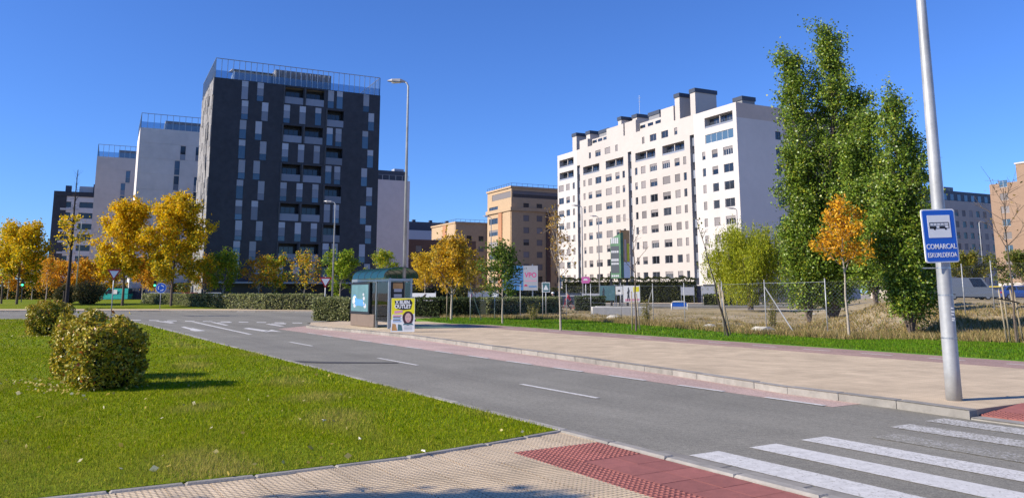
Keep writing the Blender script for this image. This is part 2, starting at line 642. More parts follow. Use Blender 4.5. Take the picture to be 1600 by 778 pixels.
def fastmesh(name, V, nper, m, cols=None):
    """V: (N*nper,3) vertices, one polygon for each nper of them"""
    V = np.ascontiguousarray(V, dtype=np.float32)
    nv = len(V)
    npoly = nv // nper
    me = bpy.data.meshes.new(name)
    me.vertices.add(nv)
    me.loops.add(nv)
    me.polygons.add(npoly)
    me.vertices.foreach_set('co', V.ravel())
    me.loops.foreach_set('vertex_index', np.arange(nv, dtype=np.int32))
    me.polygons.foreach_set('loop_start', np.arange(0, nv, nper, dtype=np.int32))
    me.polygons.foreach_set('loop_total', np.full(npoly, nper, dtype=np.int32))
    if cols is not None:
        a = me.attributes.new('col', 'FLOAT_COLOR', 'POINT')
        c = np.ones((nv, 4), dtype=np.float32)
        c[:, :3] = np.repeat(cols, nper, axis=0)
        a.data.foreach_set('color', c.ravel())
    me.materials.append(MATS[m])
    me.update(calc_edges=True)
    me.validate()
    return me


def leaves(name, P, size, cols, rng, m='leaf', asp=0.6, flat=0.0, hang=0.0):
    n = len(P)
    a = rng.normal(size=(n, 3))
    if hang:
        a[:, 2] = a[:, 2] * (1 - hang) - hang * 2.5
    if flat:
        a[:, 2] *= (1 - flat)
    a /= np.linalg.norm(a, axis=1, keepdims=True)
    b = np.cross(a, rng.normal(size=(n, 3)))
    b /= np.linalg.norm(b, axis=1, keepdims=True)
    s = np.asarray(size).reshape(-1, 1) * np.ones((n, 1)) * rng.uniform(0.7, 1.25, (n, 1)) * 0.5
    V = np.stack([P - a * s, P + b * s * asp, P + a * s, P - b * s * asp], axis=1).reshape(-1, 3)
    return fastmesh(name, V, 4, m, cols)


def pick_cols(rng, n, pal, wts=None, jit=0.18):
    pal = np.array(pal)
    idx = rng.choice(len(pal), n, p=None if wts is None else np.array(wts) / np.sum(wts))
    c = pal[idx] * (1 + rng.normal(0, jit, (n, 1)))
    return np.clip(c, 0.004, 0.9)


def inside(poly, X, Y):
    r = np.zeros(len(X), bool)
    n = len(poly)
    for i in range(n):
        x0, y0 = poly[i]
        x1, y1 = poly[(i + 1) % n]
        c = ((y0 > Y) != (y1 > Y)) & (X < (x1 - x0) * (Y - y0) / ((y1 - y0) + 1e-12) + x0)
        r ^= c
    return r


def sheet(name, poly, z, m, thick=0.0, parent=None, kind='structure'):
    mb = MB()
    mb.prism(poly, z - max(thick, 0.001), z, 0)
    o = mb.build(name, m, parent)
    if parent is None and kind:
        o['kind'] = kind
    return o

# ---------------------------------------------------------------- ground and road
rs = np.random.default_rng(7)
ZK = 0.13                                  # kerb and pavement height
big = MB()
big.add([(-1500, -60, -0.06), (1500, -60, -0.06), (1500, 3000, -0.06), (-1500, 3000, -0.06)], [(0, 1, 2, 3)])
tag(big.build('ground', 'soil'), kind='structure')

KERB_PX = [(478, 508), (492, 510), (520, 512), (580, 517), (640, 523), (730, 535), (840, 549), (1050, 577), (1230, 604), (1400, 625), (1515, 640.5)]
kerb_pts = [G(x, y, ZK) for x, y in KERB_PX]
ko = [p[0] * RN[0] + p[1] * RN[1] for p in kerb_pts]
kt = [p[0] * RD[0] + p[1] * RD[1] for p in kerb_pts]
KE_O, KE_T = ko[-1], kt[-1]

road = sheet('road', [OT(6.0, -40), OT(6.0, 56), G(190, 500), G(-300, 497), (-220, 62), (-220, 84), G(0, 486.5), G(250, 486.5), G(430, 487.5), G(520, 488), (10, 74), (10, 62), G(560, 497), G(478, 505), OT(15.2, 44), OT(15.5, 30), OT(14.5, 10), OT(14.5, -40)], 0.0, 'asphalt')
bay = [OT(11.22, t) for t in (8.6, 14, 20, 26, 32, 38, 41)] + [G(484, 508.5)] + [OT(o + 0.1, t) for o, t in zip(ko[1:-1], kt[1:-1])] + [OT(KE_O + 0.1, 8.6)]
sheet('bus_lay_by', bay, 0.004, 'bay_red')


def strip(o0, o1, t0, t1, z=0.006):
    return [OT(o0, t0), OT(o1, t0), OT(o1, t1), OT(o0, t1)]


def mark(name, poly, m='paint_fresh', z=0.008):
    return sheet(name, poly, z, m, 0, road)


for k, (o, m, t1) in enumerate(((6.55, 'paint_fresh', 6.95), (7.48, 'paint_fresh', 6.92), (8.4, 'paint_fresh', 6.93), (9.32, 'paint_faint', 6.6), (10.22, 'paint_worn', 6.95), (11.12, 'paint_worn', 7.0))):
    mark('zebra_stripe', strip(o, o + 0.46, 2.4, t1), m)
for t0, t1 in ((11.4, 13.9), (18.8, 21.4), (27.3, 30.0)):
    mark('lane_dash', strip(8.63, 8.73, t0, t1))
for k in range(13):
    t0 = 8.75 + 2.18 * k
    mark('lay_by_dash', strip(11.16, 11.27, t0, t0 + 1.2), 'paint_fresh', 0.012)
mark('tar_joint', [G(452, 563.5), G(500, 565), G(622, 566.3), G(622, 567.6), G(520, 568), G(452, 566)], 'tar')
mark('solid_line', [G(300, 503.0), G(306, 503.0), G(395, 522.5), G(388, 522.5)])
mark('edge_line', [OT(6.32, 33), OT(6.42, 33), OT(6.42, 53), OT(6.32, 53)])


def arrow(shaft, head, m='paint_fresh'):
    mark('arrow_marking', [G(*p) for p in shaft], m)
    mark('arrow_marking', [G(*p) for p in head], m, 0.0085)


arrow([(283, 511), (288, 510.2), (312, 516.2), (306, 517.3)], [(300, 512.6), (322, 517), (306, 517.6), (297, 516)])
arrow([(380, 513.2), (388, 512.2), (420, 516.6), (412, 518)], [(413, 519.3), (424, 515.0), (440, 518.6), (424, 517.6)])
for q in ([(243, 501.8), (248, 501.4), (274, 504.6), (267, 505.2)], [(255, 501.6), (258, 501.3), (272, 503.4), (268, 503.9)],
          [(330, 503.6), (334, 503.1), (358, 508.2), (352, 508.5)], [(340, 503.8), (362, 503.2), (362, 504.0), (340, 504.6)],
          [(415, 506.4), (420, 505.9), (445, 509.4), (438, 509.9)], [(424, 505.5), (448, 505.0), (446, 506.4), (424, 506.3)]):
    mark('give_way_marking', [G(*p) for p in q])
for x in range(205, 470, 28):
    yy = 499.6 + (x - 205) * 0.018
    mark('give_way_dash', [G(x, yy), G(x + 15, yy + 0.3), G(x + 15, yy + 1.2), G(x, yy + 0.9)])

# kerbs: single stones
krng = random.Random(3)


def kerb_line(name, pts, width, z, zb=-0.03, length=1.0, dz=0.0, m='concrete'):
    root = put(name, None)
    root['kind'] = 'structure'
    seg = [Vector((p[0], p[1], 0)) for p in pts]
    acc = []
    for a, b in zip(seg[:-1], seg[1:]):
        n = max(1, round((b - a).length / length))
        for k in range(n):
            acc.append((a.lerp(b, k / n), a.lerp(b, (k + 1) / n)))
    for a, b in acc:
        d = (b - a)
        L = d.length
        rz = math.atan2(d.y, d.x)
        zz = z + krng.uniform(-dz, dz)
        h = width
        mb = MB()
        e = 0.006
        c = 0.018
        vs = [(e, 0, zb), (L - e, 0, zb), (L - e, h, zb), (e, h, zb), (e, 0, zz - c), (L - e, 0, zz - c), (L - e, h, zz - c), (e, h, zz - c), (e + c, c, zz), (L - e - c, c, zz), (L - e - c, h - c, zz), (e + c, h - c, zz)]
        mb.add(vs, [(0, 1, 5, 4), (1, 2, 6, 5), (2, 3, 7, 6), (3, 0, 4, 7), (4, 5, 9, 8), (5, 6, 10, 9), (6, 7, 11, 10), (7, 4, 8, 11), (8, 9, 10, 11)])
        mb.build('kerb_stone', m, root, loc=(a.x, a.y, 0), rz=rz + krng.uniform(-0.006, 0.006))
    return root


# points run so that the stone body lies to the left of the direction of travel
kerb_line('kerb', [OT(6.23, -6), OT(6.23, 8.8), OT(6.23, 54)], 0.15, 0.055, dz=0.006)
rk = [OT(o, t) for o, t in zip(ko, kt)]
kerb_line('kerb_of_lay_by', rk[::-1], -0.17, ZK + 0.004, dz=0.005)
kerb_line('dropped_kerb', [OT(KE_O - 0.02, KE_T - 6), OT(KE_O, KE_T)], -0.17, 0.035, dz=0.002)
kerb_line('gutter_strip', [OT(6.53, -6), OT(6.53, 7.3)], 0.29, 0.012, dz=0.001)

# pavement by the bus stop, cycle track, right lawn
pv = [OT(o + 0.17, t) for o, t in zip(ko, kt)] + [OT(KE_O + 0.17, KE_T), OT(KE_O + 1.6, KE_T), OT(KE_O + 1.6, -16), OT(19.2, -16), OT(19.2, 40), OT(20.2, 39.5), G(672, 502, ZK), G(560, 501.5, ZK), G(486, 503.5, ZK)]
sheet('pavement', pv, ZK, 'paving_tan', 0.16)
ramp = MB()
A = [OT(KE_O + 0.17, -16), OT(KE_O + 1.6, -16), OT(KE_O + 1.6, KE_T), OT(KE_O + 0.17, KE_T)]
ramp.add([(A[0][0], A[0][1], 0.03), (A[1][0], A[1][1], ZK), (A[2][0], A[2][1], ZK), (A[3][0], A[3][1], 0.03), (A[3][0], A[3][1], -0.03), (A[2][0], A[2][1], -0.03)], [(0, 1, 2, 3), (3, 2, 5, 4)])
rampo = tag(ramp.build('crossing_ramp', 'concrete'), kind='structure')
sheet('cycle_track', [OT(19.2, -16), OT(21.2, -16), OT(21.2, 37), OT(20.2, 39.5), OT(19.2, 40)], ZK + 0.002, 'cycle_red', 0.16)
ctm = bpy.data.objects['cycle_track']
for k in range(22):
    t0 = -6 + 1.95 * k
    sheet('track_dash', [OT(20.15, t0), OT(20.25, t0), OT(20.25, t0 + 0.95), OT(20.15, t0 + 0.95)], ZK + 0.007, 'paint_on_cycle', 0, ctm)
LAWN_R = [OT(21.2, -16), OT(34, -16), G(1700, 537, 0.15), G(1600, 536, 0.15), G(1420, 530.5, 0.15), G(1320, 530, 0.15), G(1150, 521, 0.15), G(1040, 511, 0.15), G(900, 500, 0.15), G(760, 496.5, 0.15), G(690, 496.5, 0.15), G(650, 498, 0.15), G(672, 502, 0.15), OT(20.2, 39.5), OT(21.2, 37)]
sheet('lawn_by_cycle_track', LAWN_R, 0.15, 'turf_green', 0.18)

# left lawn and the pavement in front
PAV_EDGE = [(0.66, 10.68), (-0.28, 9.75), (-1.10, 9.0), (-2.47, 8.1), (-3.58, 7.47), (-12, 2.7)]
LAWN_L = [OT(6.08, 8.85), OT(6.08, 53.5), G(190, 501.5), G(0, 499.5), G(-300, 498), (-70, 45), (-40, 4), (-12.1, 2.9)] + [(x - 0.05, y + 0.09) for x, y in PAV_EDGE[-2::-1]]
sheet('lawn', LAWN_L, 0.05, 'turf', 0.1)
fp = PAV_EDGE + [(-14, -6), OT(6.08, -10), OT(6.08, 8.8)]
pavf = sheet('pavement_at_crossing', fp, 0.022, 'paving_near', 0.08)
kerb_line('lawn_edging', [(x, y) for x, y in PAV_EDGE[::-1]], 0.1, 0.052, length=0.8, dz=0.004)


def tile_mesh(kind, s=0.4):
    mb = MB()
    g = 0.004
    top = 0.016
    mb.box((g, g, -0.02), (s - g, s - g, top))
    if kind == 'rib':
        n = 6
        for i in range(n):
            y0 = (i + 0.22) * s / n
            y1 = (i + 0.80) * s / n
            q = 0.006
            mb.add([(g, y0, top), (s - g, y0, top), (s - g, y1, top), (g, y1, top), (g, y0 + q, top + 0.007), (s - g, y0 + q, top + 0.007), (s - g, y1 - q, top + 0.007), (g, y1 - q, top + 0.007)],
                   [(0, 1, 5, 4), (2, 3, 7, 6), (4, 5, 6, 7)])
    elif kind == 'stud':
        n = 6
        for i in range(n):
            for j in range(n):
                cx, cy = (i + 0.5) * s / n, (j + 0.5) * s / n
                a, b = 0.022, 0.014
                mb.add([(cx - a, cy - a, top), (cx + a, cy - a, top), (cx + a, cy + a, top), (cx - a, cy + a, top), (cx - b, cy - b, top + 0.008), (cx + b, cy - b, top + 0.008), (cx + b, cy + b, top + 0.008), (cx - b, cy + b, top + 0.008)],
                       [(0, 1, 5, 4), (1, 2, 6, 5), (2, 3, 7, 6), (3, 0, 4, 7), (4, 5, 6, 7)])
    return mb.mesh('paving_tile', 'paving_near' if kind == 'rib' else 'red_tile')


T_RIB, T_STUD, T_PLAIN = tile_mesh('rib'), tile_mesh('stud'), tile_mesh('plain')
RZ = math.atan2(RN[1], RN[0])
fx = np.array([p[0] for p in fp])
for i in range(-9, 16):
    for j in range(0, 24):
        o0, t0 = 6.08 - 0.4 * (i + 1), 8.8 - 0.4 * (j + 1)
        c = OT(o0 + 0.2, t0 + 0.2)
        if i < 0 or c[1] < 5.6 or c[1] < 1.0 * abs(c[0]):
            continue
        near_poly = [(x - 0.25, y + 0.25) for x, y in PAV_EDGE] + fp[len(PAV_EDGE):]
        if not inside(near_poly, np.array([c[0]]), np.array([c[1]]))[0]:
            continue
        me = T_RIB
        if o0 > 4.70 and t0 + 0.2 < 7.85:
            me = T_STUD if (o0 < 5.0 or t0 > 7.0) else T_PLAIN
        a = OT(o0, t0)
        put('paving_tile', me, pavf, (a[0], a[1], 0.012 + krng.uniform(-0.0015, 0.0015)), RZ)
sl_r = math.atan2(ZK - 0.03, 1.43)
for i in range(3):
    for j in range(16):
        a = OT(KE_O + 0.17 + 0.4 * i * math.cos(sl_r) + 0.06, KE_T - 0.4 * (j + 1))
        o = put('paving_tile', T_PLAIN if i or j > 1 else T_STUD, rampo, (a[0], a[1], 0.03 + 0.4 * i * math.sin(sl_r) + 0.006))
        o.rotation_euler = Matrix.Rotation(RZ, 3, 'Z').to_4x4().to_euler()
        o.rotation_euler = (Matrix.Rotation(RZ, 3, 'Z') @ Matrix.Rotation(-sl_r, 3, 'Y')).to_euler()

# far side of the junction: pale pavement strip, raised lawn, pavement under the dark tower
far_pave = [G(-300, 486.5), G(0, 486.5), G(250, 486.5), G(430, 487.5), G(520, 488), (10, 76.5), (10, 78.5), G(520, 487), G(430, 486.2), G(250, 484.6), G(0, 484.6), G(-300, 484.6)]
far_pave = [G(-300, 486.7), G(0, 486.7), G(250, 486.7), G(430, 487.6), G(520, 488.2), G(640, 489), G(640, 485.5), G(520, 485.5), G(430, 484.8), G(250, 483.2), G(0, 483.2), G(-300, 483.2)]
sheet('far_pavement', far_pave, 0.12, 'paving_tan', 0.16)
kerb_line('far_kerb', [G(x, y) for x, y in ((-300, 486.9), (0, 486.9), (250, 486.9), (430, 487.8), (520, 488.4), (640, 489.2))][::-1], -0.2, 0.124, length=2.0)
fl = MB()
gx = np.linspace(-300, 470, 40)
rows = 9
for j in range(rows):
    f = j / (rows - 1)
    for x in gx:
        D = 84.0 + 50 * f ** 1.5
        X, Y = AT(x, D)
        z = 0.12 + 0.55 * min(1, f * 1.4) * max(0, min(1, (430 - x) / 120))
        fl.v.append((X, Y, z if j else 0.10))
nx = len(gx)
for j in range(rows - 1):
    for i in range(nx - 1):
        a = j * nx + i
        fl.f.append((a, a + 1, a + nx + 1, a + nx))
        fl.m.append(0)
tag(fl.build('far_lawn', 'turf', smooth=True), kind='structure')


def smooth(a, b, x):
    t = np.clip((x - a) / (b - a), 0, 1)
    return t * t * (3 - 2 * t)


def lot_z(X, Y):
    X, Y = np.asarray(X, float), np.asarray(Y, float)
    o = X * RN[0] + Y * RN[1]
    br = X / Y
    bank = smooth(0.34, 0.48, br) * smooth(28, 42, o) * 1.0
    mound = 0.75 * np.exp(-(((X - 17.2) / 2.6) ** 2 + ((Y - 36.5) / 3.5) ** 2))
    rip = 0.10 * np.sin(X * 0.9 + 0.7 * Y) * np.sin(Y * 0.63 - X * 0.4) + 0.05 * np.sin(2.3 * X - Y)
    return 0.06 + bank + mound + rip * smooth(27, 34, o) * (1 - smooth(60, 80, Y))


lot = MB()
bx = np.linspace(640, 2000, 110)
dn = 60
edge_px = np.array([(600, 496.5), (690, 496.5), (760, 496.5), (900, 500), (1040, 511), (1150, 521), (1320, 530), (1420, 530.5), (1600, 536), (2000, 540)])
for x in bx:
    ye = np.interp(x, edge_px[:, 0], edge_px[:, 1])
    gxy = G(x, ye, 0.15)
    D0 = gxy[1] - 0.8
    for j in range(dn):
        D = D0 * (128 / D0) ** (j / (dn - 1))
        X, Y = gxy[0] / gxy[1] * D, D
        lot.v.append((X, Y, float(lot_z(X, Y))))
for i in range(len(bx) - 1):
    for j in range(dn - 1):
        a = i * dn + j
        lot.f.append((a, a + dn, a + dn + 1, a + 1))
        lot.m.append(0)
tag(lot.build('waste_ground', 'dry_ground', smooth=True), kind='structure')
sheet('street', [AT(700, 92), AT(1290, 92), AT(1290, 108), AT(700, 108)], 0.24, 'asphalt', 0.3)
kerb_line('street_kerb', [AT(700, 108.2), AT(1290, 108.2)], 0.3, 0.36, length=2.5)
sheet('street_pavement', [AT(700, 108.5), AT(1290, 108.5), AT(1290, 118), AT(700, 118)], 0.34, 'paving_tan', 0.3)

# ---------------------------------------------------------------- grass blades, litter


def blades(name, poly, z, zones, pal, wts, dryness, seed, lab, m='blade'):
    rng = np.random.default_rng(seed)
    Vs, Cs = [], []
    xs = [p[0] for p in poly]
    ys = [p[1] for p in poly]
    for d0, d1, dens, hgt, wid in zones:
        w0 = 0.95 * d1 + 2
        area = 2 * w0 * (d1 - d0)
        n = int(area * dens)
        X = rng.uniform(-w0, w0, n)
        Y = rng.uniform(d0, d1, n)
        ok = (np.abs(X) < 0.90 * Y + 2.0) & inside(poly, X, Y)
        X, Y = X[ok], Y[ok]
        n = len(X)
        patch = np.sin(X * 1.3 + 2 * np.sin(Y * 0.7)) * np.sin(Y * 1.1 + 1.7 * np.sin(X * 0.6)) + 0.5 * np.sin(3.1 * X + 1.3 * Y)
        h = hgt * rng.uniform(0.4, 1.3, n) * (1 + 0.3 * patch) * np.where(rng.random(n) < 0.03, 1.9, 1.0)
        a = rng.uniform(0, 2 * np.pi, n)
        ln = rng.uniform(0, 0.9, n) * h
        b = rng.uniform(0, 2 * np.pi, n)
        P = np.stack([X, Y, np.full(n, z)], 1)
        dx = np.stack([np.cos(a), np.sin(a), np.zeros(n)], 1) * (wid * rng.uniform(0.6, 1.3, n))[:, None] * 0.5
        tip = P + np.stack([np.cos(b) * ln, np.sin(b) * ln, h], 1)
        Vs.append(np.stack([P - dx, P + dx, tip], 1).reshape(-1, 3))
        c = pick_cols(rng, n, pal, wts, 0.26)
        dm = np.clip((patch - 0.35) * dryness + rng.uniform(-0.25, 0.25, n), 0, 0.8)[:, None]
        front = (np.clip((10.6 - Y + 0.25 * X) / 2.6, 0, 0.7) * dryness)[:, None] * rng.uniform(0.3, 1, (n, 1))
        mm = np.clip(dm + front, 0, 0.85)
        Cs.append(c * (1 - mm) + np.array((0.42, 0.34, 0.10)) * mm)
    me = fastmesh(name, np.concatenate(Vs), 3, m, np.concatenate(Cs))
    return tag(put(name, me), lab, 'grass', kind='stuff')


blades('grass', LAWN_L, 0.05, [(5.5, 11, 3000, 0.036, 0.007), (11, 16, 1500, 0.04, 0.010), (16, 26, 420, 0.045, 0.018), (26, 55, 70, 0.06, 0.04)],
       [(0.17, 0.245, 0.003), (0.235, 0.285, 0.004), (0.32, 0.31, 0.01), (0.42, 0.36, 0.06)], [5, 5, 2, 0.6], 0.6, 11, 'short mown green and yellowing grass of the left lawn')
blades('grass', LAWN_R, 0.15, [(20, 30, 420, 0.06, 0.02), (30, 56, 110, 0.07, 0.035)],
       [(0.085, 0.19, 0.008), (0.11, 0.22, 0.01), (0.15, 0.22, 0.015)], [4, 4, 1], 0.1, 12, 'bright green mown grass strip beside the cycle track')
n = 230
lx, ly = rs.uniform(-9, 2, n), 8 + 16 * rs.uniform(0, 1, n) ** 1.6
ok = inside(LAWN_L, lx, ly)
P = np.stack([lx[ok], ly[ok], np.full(ok.sum(), 0.085)], 1)
for bx_, by_ in ((-8.0, 15.2), (-9.0, 16.2), (-19.2, 33.2)):     # leaf litter under the bushes
    a_, r_ = rs.uniform(0, 6.28, 130), 0.35 + np.abs(rs.normal(0, 0.42, 130))
    P = np.concatenate([P, np.stack([bx_ + r_ * np.cos(a_), by_ + r_ * np.sin(a_), np.full(130, 0.085)], 1)])
tag(put('fallen_leaves', leaves('fallen_leaves', P, 0.05 * rs.uniform(0.5, 1.6, len(P)), pick_cols(rs, len(P), [(0.50, 0.38, 0.08), (0.55, 0.46, 0.18), (0.62, 0.56, 0.36)], [3, 2, 1]), rs, 'leaf', 0.8, 0.6)), 'small pale fallen leaves scattered over the left lawn', 'leaves', kind='stuff')
for k, (x, y) in enumerate(((562, 686), (662, 705), (505, 657), (568, 768), (60, 745), (583, 560))):
    if k in (4, 5):
        continue
    mb = MB()
    p = G(x, y, 0.08)
    r = random.Random(k)
    vs = [(r.uniform(-0.04, 0.04), r.uniform(-0.05, 0.05), r.uniform(0, 0.035)) for _ in range(7)]
    mb.add([(0, 0, 0.03)] + vs, [(0, i, i + 1) for i in range(1, 7)])
    o = mb.build('paper_scrap', 'litter_pale', loc=(p[0], p[1], 0.07))
    tag(o, ['crumpled white paper scrap in the middle of the lawn', 'crumpled paper scrap on the lawn near the concrete edging', 'small white paper scrap on the upper lawn towards the road', 'pale paper scrap at the lawn edge by the pavement'][k], 'litter', 'paper scraps on the lawn')
# dry grass over the waste ground
rng = np.random.default_rng(21)
n = 46000
x = rng.uniform(690, 1720, n)
ye = np.interp(x, edge_px[:, 0], edge_px[:, 1])
d0 = np.array([G(a, b, 0.15)[1] for a, b in zip(x, ye)])
D = d0 * (1 + rng.exponential(0.24, n)) - 0.3
ok = D < 85
x, D = x[ok], D[ok]
X = np.array([AT(a, b)[0] for a, b in zip(x, D)])
clump = np.sin(X * 1.7 + np.sin(D * 1.1) * 2) * np.sin(D * 0.9 + np.sin(X) * 1.5)
ok = clump + rng.uniform(-0.6, 1.2, len(X)) > 0
X, D = X[ok], D[ok]
n = len(X)
near = np.exp(-(D - np.interp(x[ok], edge_px[:, 0], [G(a, b, .15)[1] for a, b in edge_px])) / 5)
h = rng.uniform(0.08, 0.34, n) * (0.45 + 0.8 * near)
Vs, Cs = [], []
for k in range(3):
    P = np.stack([X + rng.normal(0, 0.06, n), D + rng.normal(0, 0.06, n), lot_z(X, D) - 0.02], 1)
    a, b = rng.uniform(0, 6.28, n), rng.uniform(0, 6.28, n)
    dx = np.stack([np.cos(a), np.sin(a), a * 0], 1) * 0.018
    tip = P + np.stack([np.cos(b) * h * 0.45, np.sin(b) * h * 0.45, h], 1)
    Vs.append(np.stack([P - dx, P + dx, tip], 1).reshape(-1, 3))
    Cs.append(pick_cols(rng, n, [(0.40, 0.29, 0.12), (0.46, 0.36, 0.18), (0.27, 0.20, 0.08), (0.15, 0.16, 0.04), (0.20, 0.14, 0.07)], [4, 2.5, 3, 3.5, 2]))
tag(put('dry_grass', fastmesh('dry_grass', np.concatenate(Vs), 3, 'blade', np.concatenate(Cs))), 'dry straw coloured grass tufts over the waste ground', 'grass', kind='stuff')
for k, (x, y, s, lab) in enumerate(((1192, 518, 0.55, 'flat pale stone at the foot of the braced fence post'), (1108, 511, 0.4, 'rounded pale boulder between the staked sapling and lawn'), (958, 497, 0.5, 'brown earth lump at the grass edge below the concrete blocks'), (1270, 491, 0.3, 'small pale rock on the dry slope beside the willow'))):
    p = G(x, y, 0.15)
    me = bpy.data.meshes.new('boulder')
    bm = bmesh.new()
    bmesh.ops.create_icosphere(bm, subdivisions=2, radius=s)
    r = random.Random(k + 5)
    for v in bm.verts:
        v.co *= r.uniform(0.85, 1.12)
        v.co.z *= 0.5
    bm.to_mesh(me)
    bm.free()
    me.materials.append(MATS['stone'])
    tag(put('boulder', me, None, (p[0], p[1], float(lot_z(p[0], p[1])) + 0.1 * s)), lab, 'stone', 'stones on the waste ground')

# ---------------------------------------------------------------- buildings
brng = random.Random(5)
WCACHE = {}


def wall_face(mb, which, L, z0, z1, ops, x0=0.0, off=0.0, mi=0):
    """one facade with real openings; which: F (front, inward +y) or L (left side, inward +x)"""
    def P(s, z, d):
        return (s, off + d, z) if which == 'F' else (off + d, s, z)

    def quad(a, b, c, d, m=mi):
        mb.add([a, b, c, d], [(0, 1, 2, 3)], m)
    zs = sorted({z0, z1} | {o[2] for o in ops} | {o[3] for o in ops})
    zs = [z for z in zs if z0 - 1e-6 <= z <= z1 + 1e-6]
    for a, b in zip(zs[:-1], zs[1:]):
        if b - a < 1e-5:
            continue
        mid = (a + b) / 2
        row = sorted(o[:2] for o in ops if o[2] < mid < o[3])
        cur = x0
        for s0, s1 in row:
            if s0 > cur + 1e-5:
                quad(P(cur, a, 0), P(s0, a, 0), P(s0, b, 0), P(cur, b, 0))
            cur = max(cur, s1)
        if cur < L - 1e-5:
            quad(P(cur, a, 0), P(L, a, 0), P(L, b, 0), P(cur, b, 0))
    for o in ops:
        s0, s1, a, b, d = o[:5]
        m = o[6] if len(o) > 6 else mi
        quad(P(s0, a, 0), P(s0, b, 0), P(s0, b, d), P(s0, a, d), m)
        quad(P(s1, a, 0), P(s1, b, 0), P(s1, b, d), P(s1, a, d), m)
        quad(P(s0, a, 0), P(s1, a, 0), P(s1, a, d), P(s0, a, d), m)
        quad(P(s0, b, 0), P(s1, b, 0), P(s1, b, d), P(s0, b, d), m)
        quad(P(s0, a, d), P(s1, a, d), P(s1, b, d), P(s0, b, d), m)


def win_mesh(wd, ht, mul, fr, t=0.06):
    key = ('f', round(wd, 2), round(ht, 2), mul, fr)
    if key not in WCACHE:
        mb = MB()
        mb.box((0, 0, 0), (t, 0.06, ht))
        mb.box((wd - t, 0, 0), (wd, 0.06, ht))
        mb.box((t, 0, 0), (wd - t, 0.06, t))
        mb.box((t, 0, ht - t), (wd - t, 0.06, ht))
        for k in range(1, mul):
            x = wd * k / mul
            mb.box((x - t / 2, 0.002, t), (x + t / 2, 0.058, ht - t))
        WCACHE[key] = mb.mesh('window', fr)
    return WCACHE[key]


def slab_mesh(kind, wd, ht, th, m):
    key = (kind, round(wd, 2), round(ht, 2), th, m)
    if key not in WCACHE:
        WCACHE[key] = MB().box((0, 0, 0), (wd, th, ht)).mesh(kind, m)
    return WCACHE[key]


def place(kind, me, parent, which, s0, s1, z, d, off=0.0):
    if which == 'F':
        return put(kind, me, parent, (s0, off + d, z))
    return put(kind, me, parent, (off + d, s1, z), -math.pi / 2)


def window(parent, which, s0, s1, z0, z1, d=0.16, mul=2, fr='frame_grey', pane='pane_dark', shut=None, off=0.0):
    wd, ht = s1 - s0 - 0.01, z1 - z0 - 0.01
    wo = place('window', win_mesh(wd, ht, mul, fr), parent, which, s0 + 0.005, s1 - 0.005, z0 + 0.005, d, off)
    put('pane', slab_mesh('pane', wd - 0.1, ht - 0.1, 0.02, pane), wo, (0.05, 0.03, 0.05))
    if shut is None:
        shut = brng.choice((0, 0, 0.35, 0.5, 1.0, 1.0, 1.0))
    if shut > 0:
        h = round((ht - 0.1) * shut, 1)
        put('shutter', slab_mesh('shutter', wd - 0.08, h, 0.02, 'shutter'), wo, (0.04, -0.03, ht - 0.04 - h))
    return wo


def building(name, label, px, D, W, L, H, z=0.0, cat='building'):
    X, Y = AT(px, D)
    b = thing(name, label, cat, (X, Y, z), GRID_A)
    b['W'], b['L'], b['H'] = W, L, H
    return b


def shell(b, W, L, H, m, roof='roof_grey', z0=0.0):
    """the faces nobody sees from the street and the flat roof"""
    mb = MB()
    mb.add([(W, 0, z0), (W, L, z0), (W, L, H), (W, 0, H)], [(0, 1, 2, 3)])
    mb.add([(0, L, z0), (W, L, z0), (W, L, H), (0, L, H)], [(0, 1, 2, 3)])
    mb.build('rear_wall', m, b)
    MB().add([(0, 0, H - 0.35), (W, 0, H - 0.35), (W, L, H - 0.35), (0, L, H - 0.35)], [(0, 1, 2, 3)]).build('roof', roof, b)


def railing(b, pts, z0, h, step, m='steel', r=0.045, name='railing', posts=True):
    """rooftop rail: each post its own part"""
    for a, c in zip(pts[:-1], pts[1:]):
        a, c = Vector(a), Vector(c)
        n = max(1, round((c - a).length / step))
        for k in range(n + 1):
            p = a.lerp(c, k / n)
            key = ('post', h, r, m)
            if key not in WCACHE:
                WCACHE[key] = MB().box((-r, -r, 0), (r, r, h)).mesh('railing_post', m)
            put('railing_post', WCACHE[key], b, (p.x, p.y, z0))
        MB().tube([(a.x, a.y, z0 + h + r), (c.x, c.y, z0 + h + r)], r * 1.3, 5).build('top_rail', m, b)


def px_len(px0, D, px, d):
    """length along direction d from the corner on bearing px0 at distance D to the bearing px"""
    X, Y = AT(px0, D)
    b_ = AT(px, 1.0)[0]
    return (b_ * Y - X) / (d[0] - b_ * d[1])


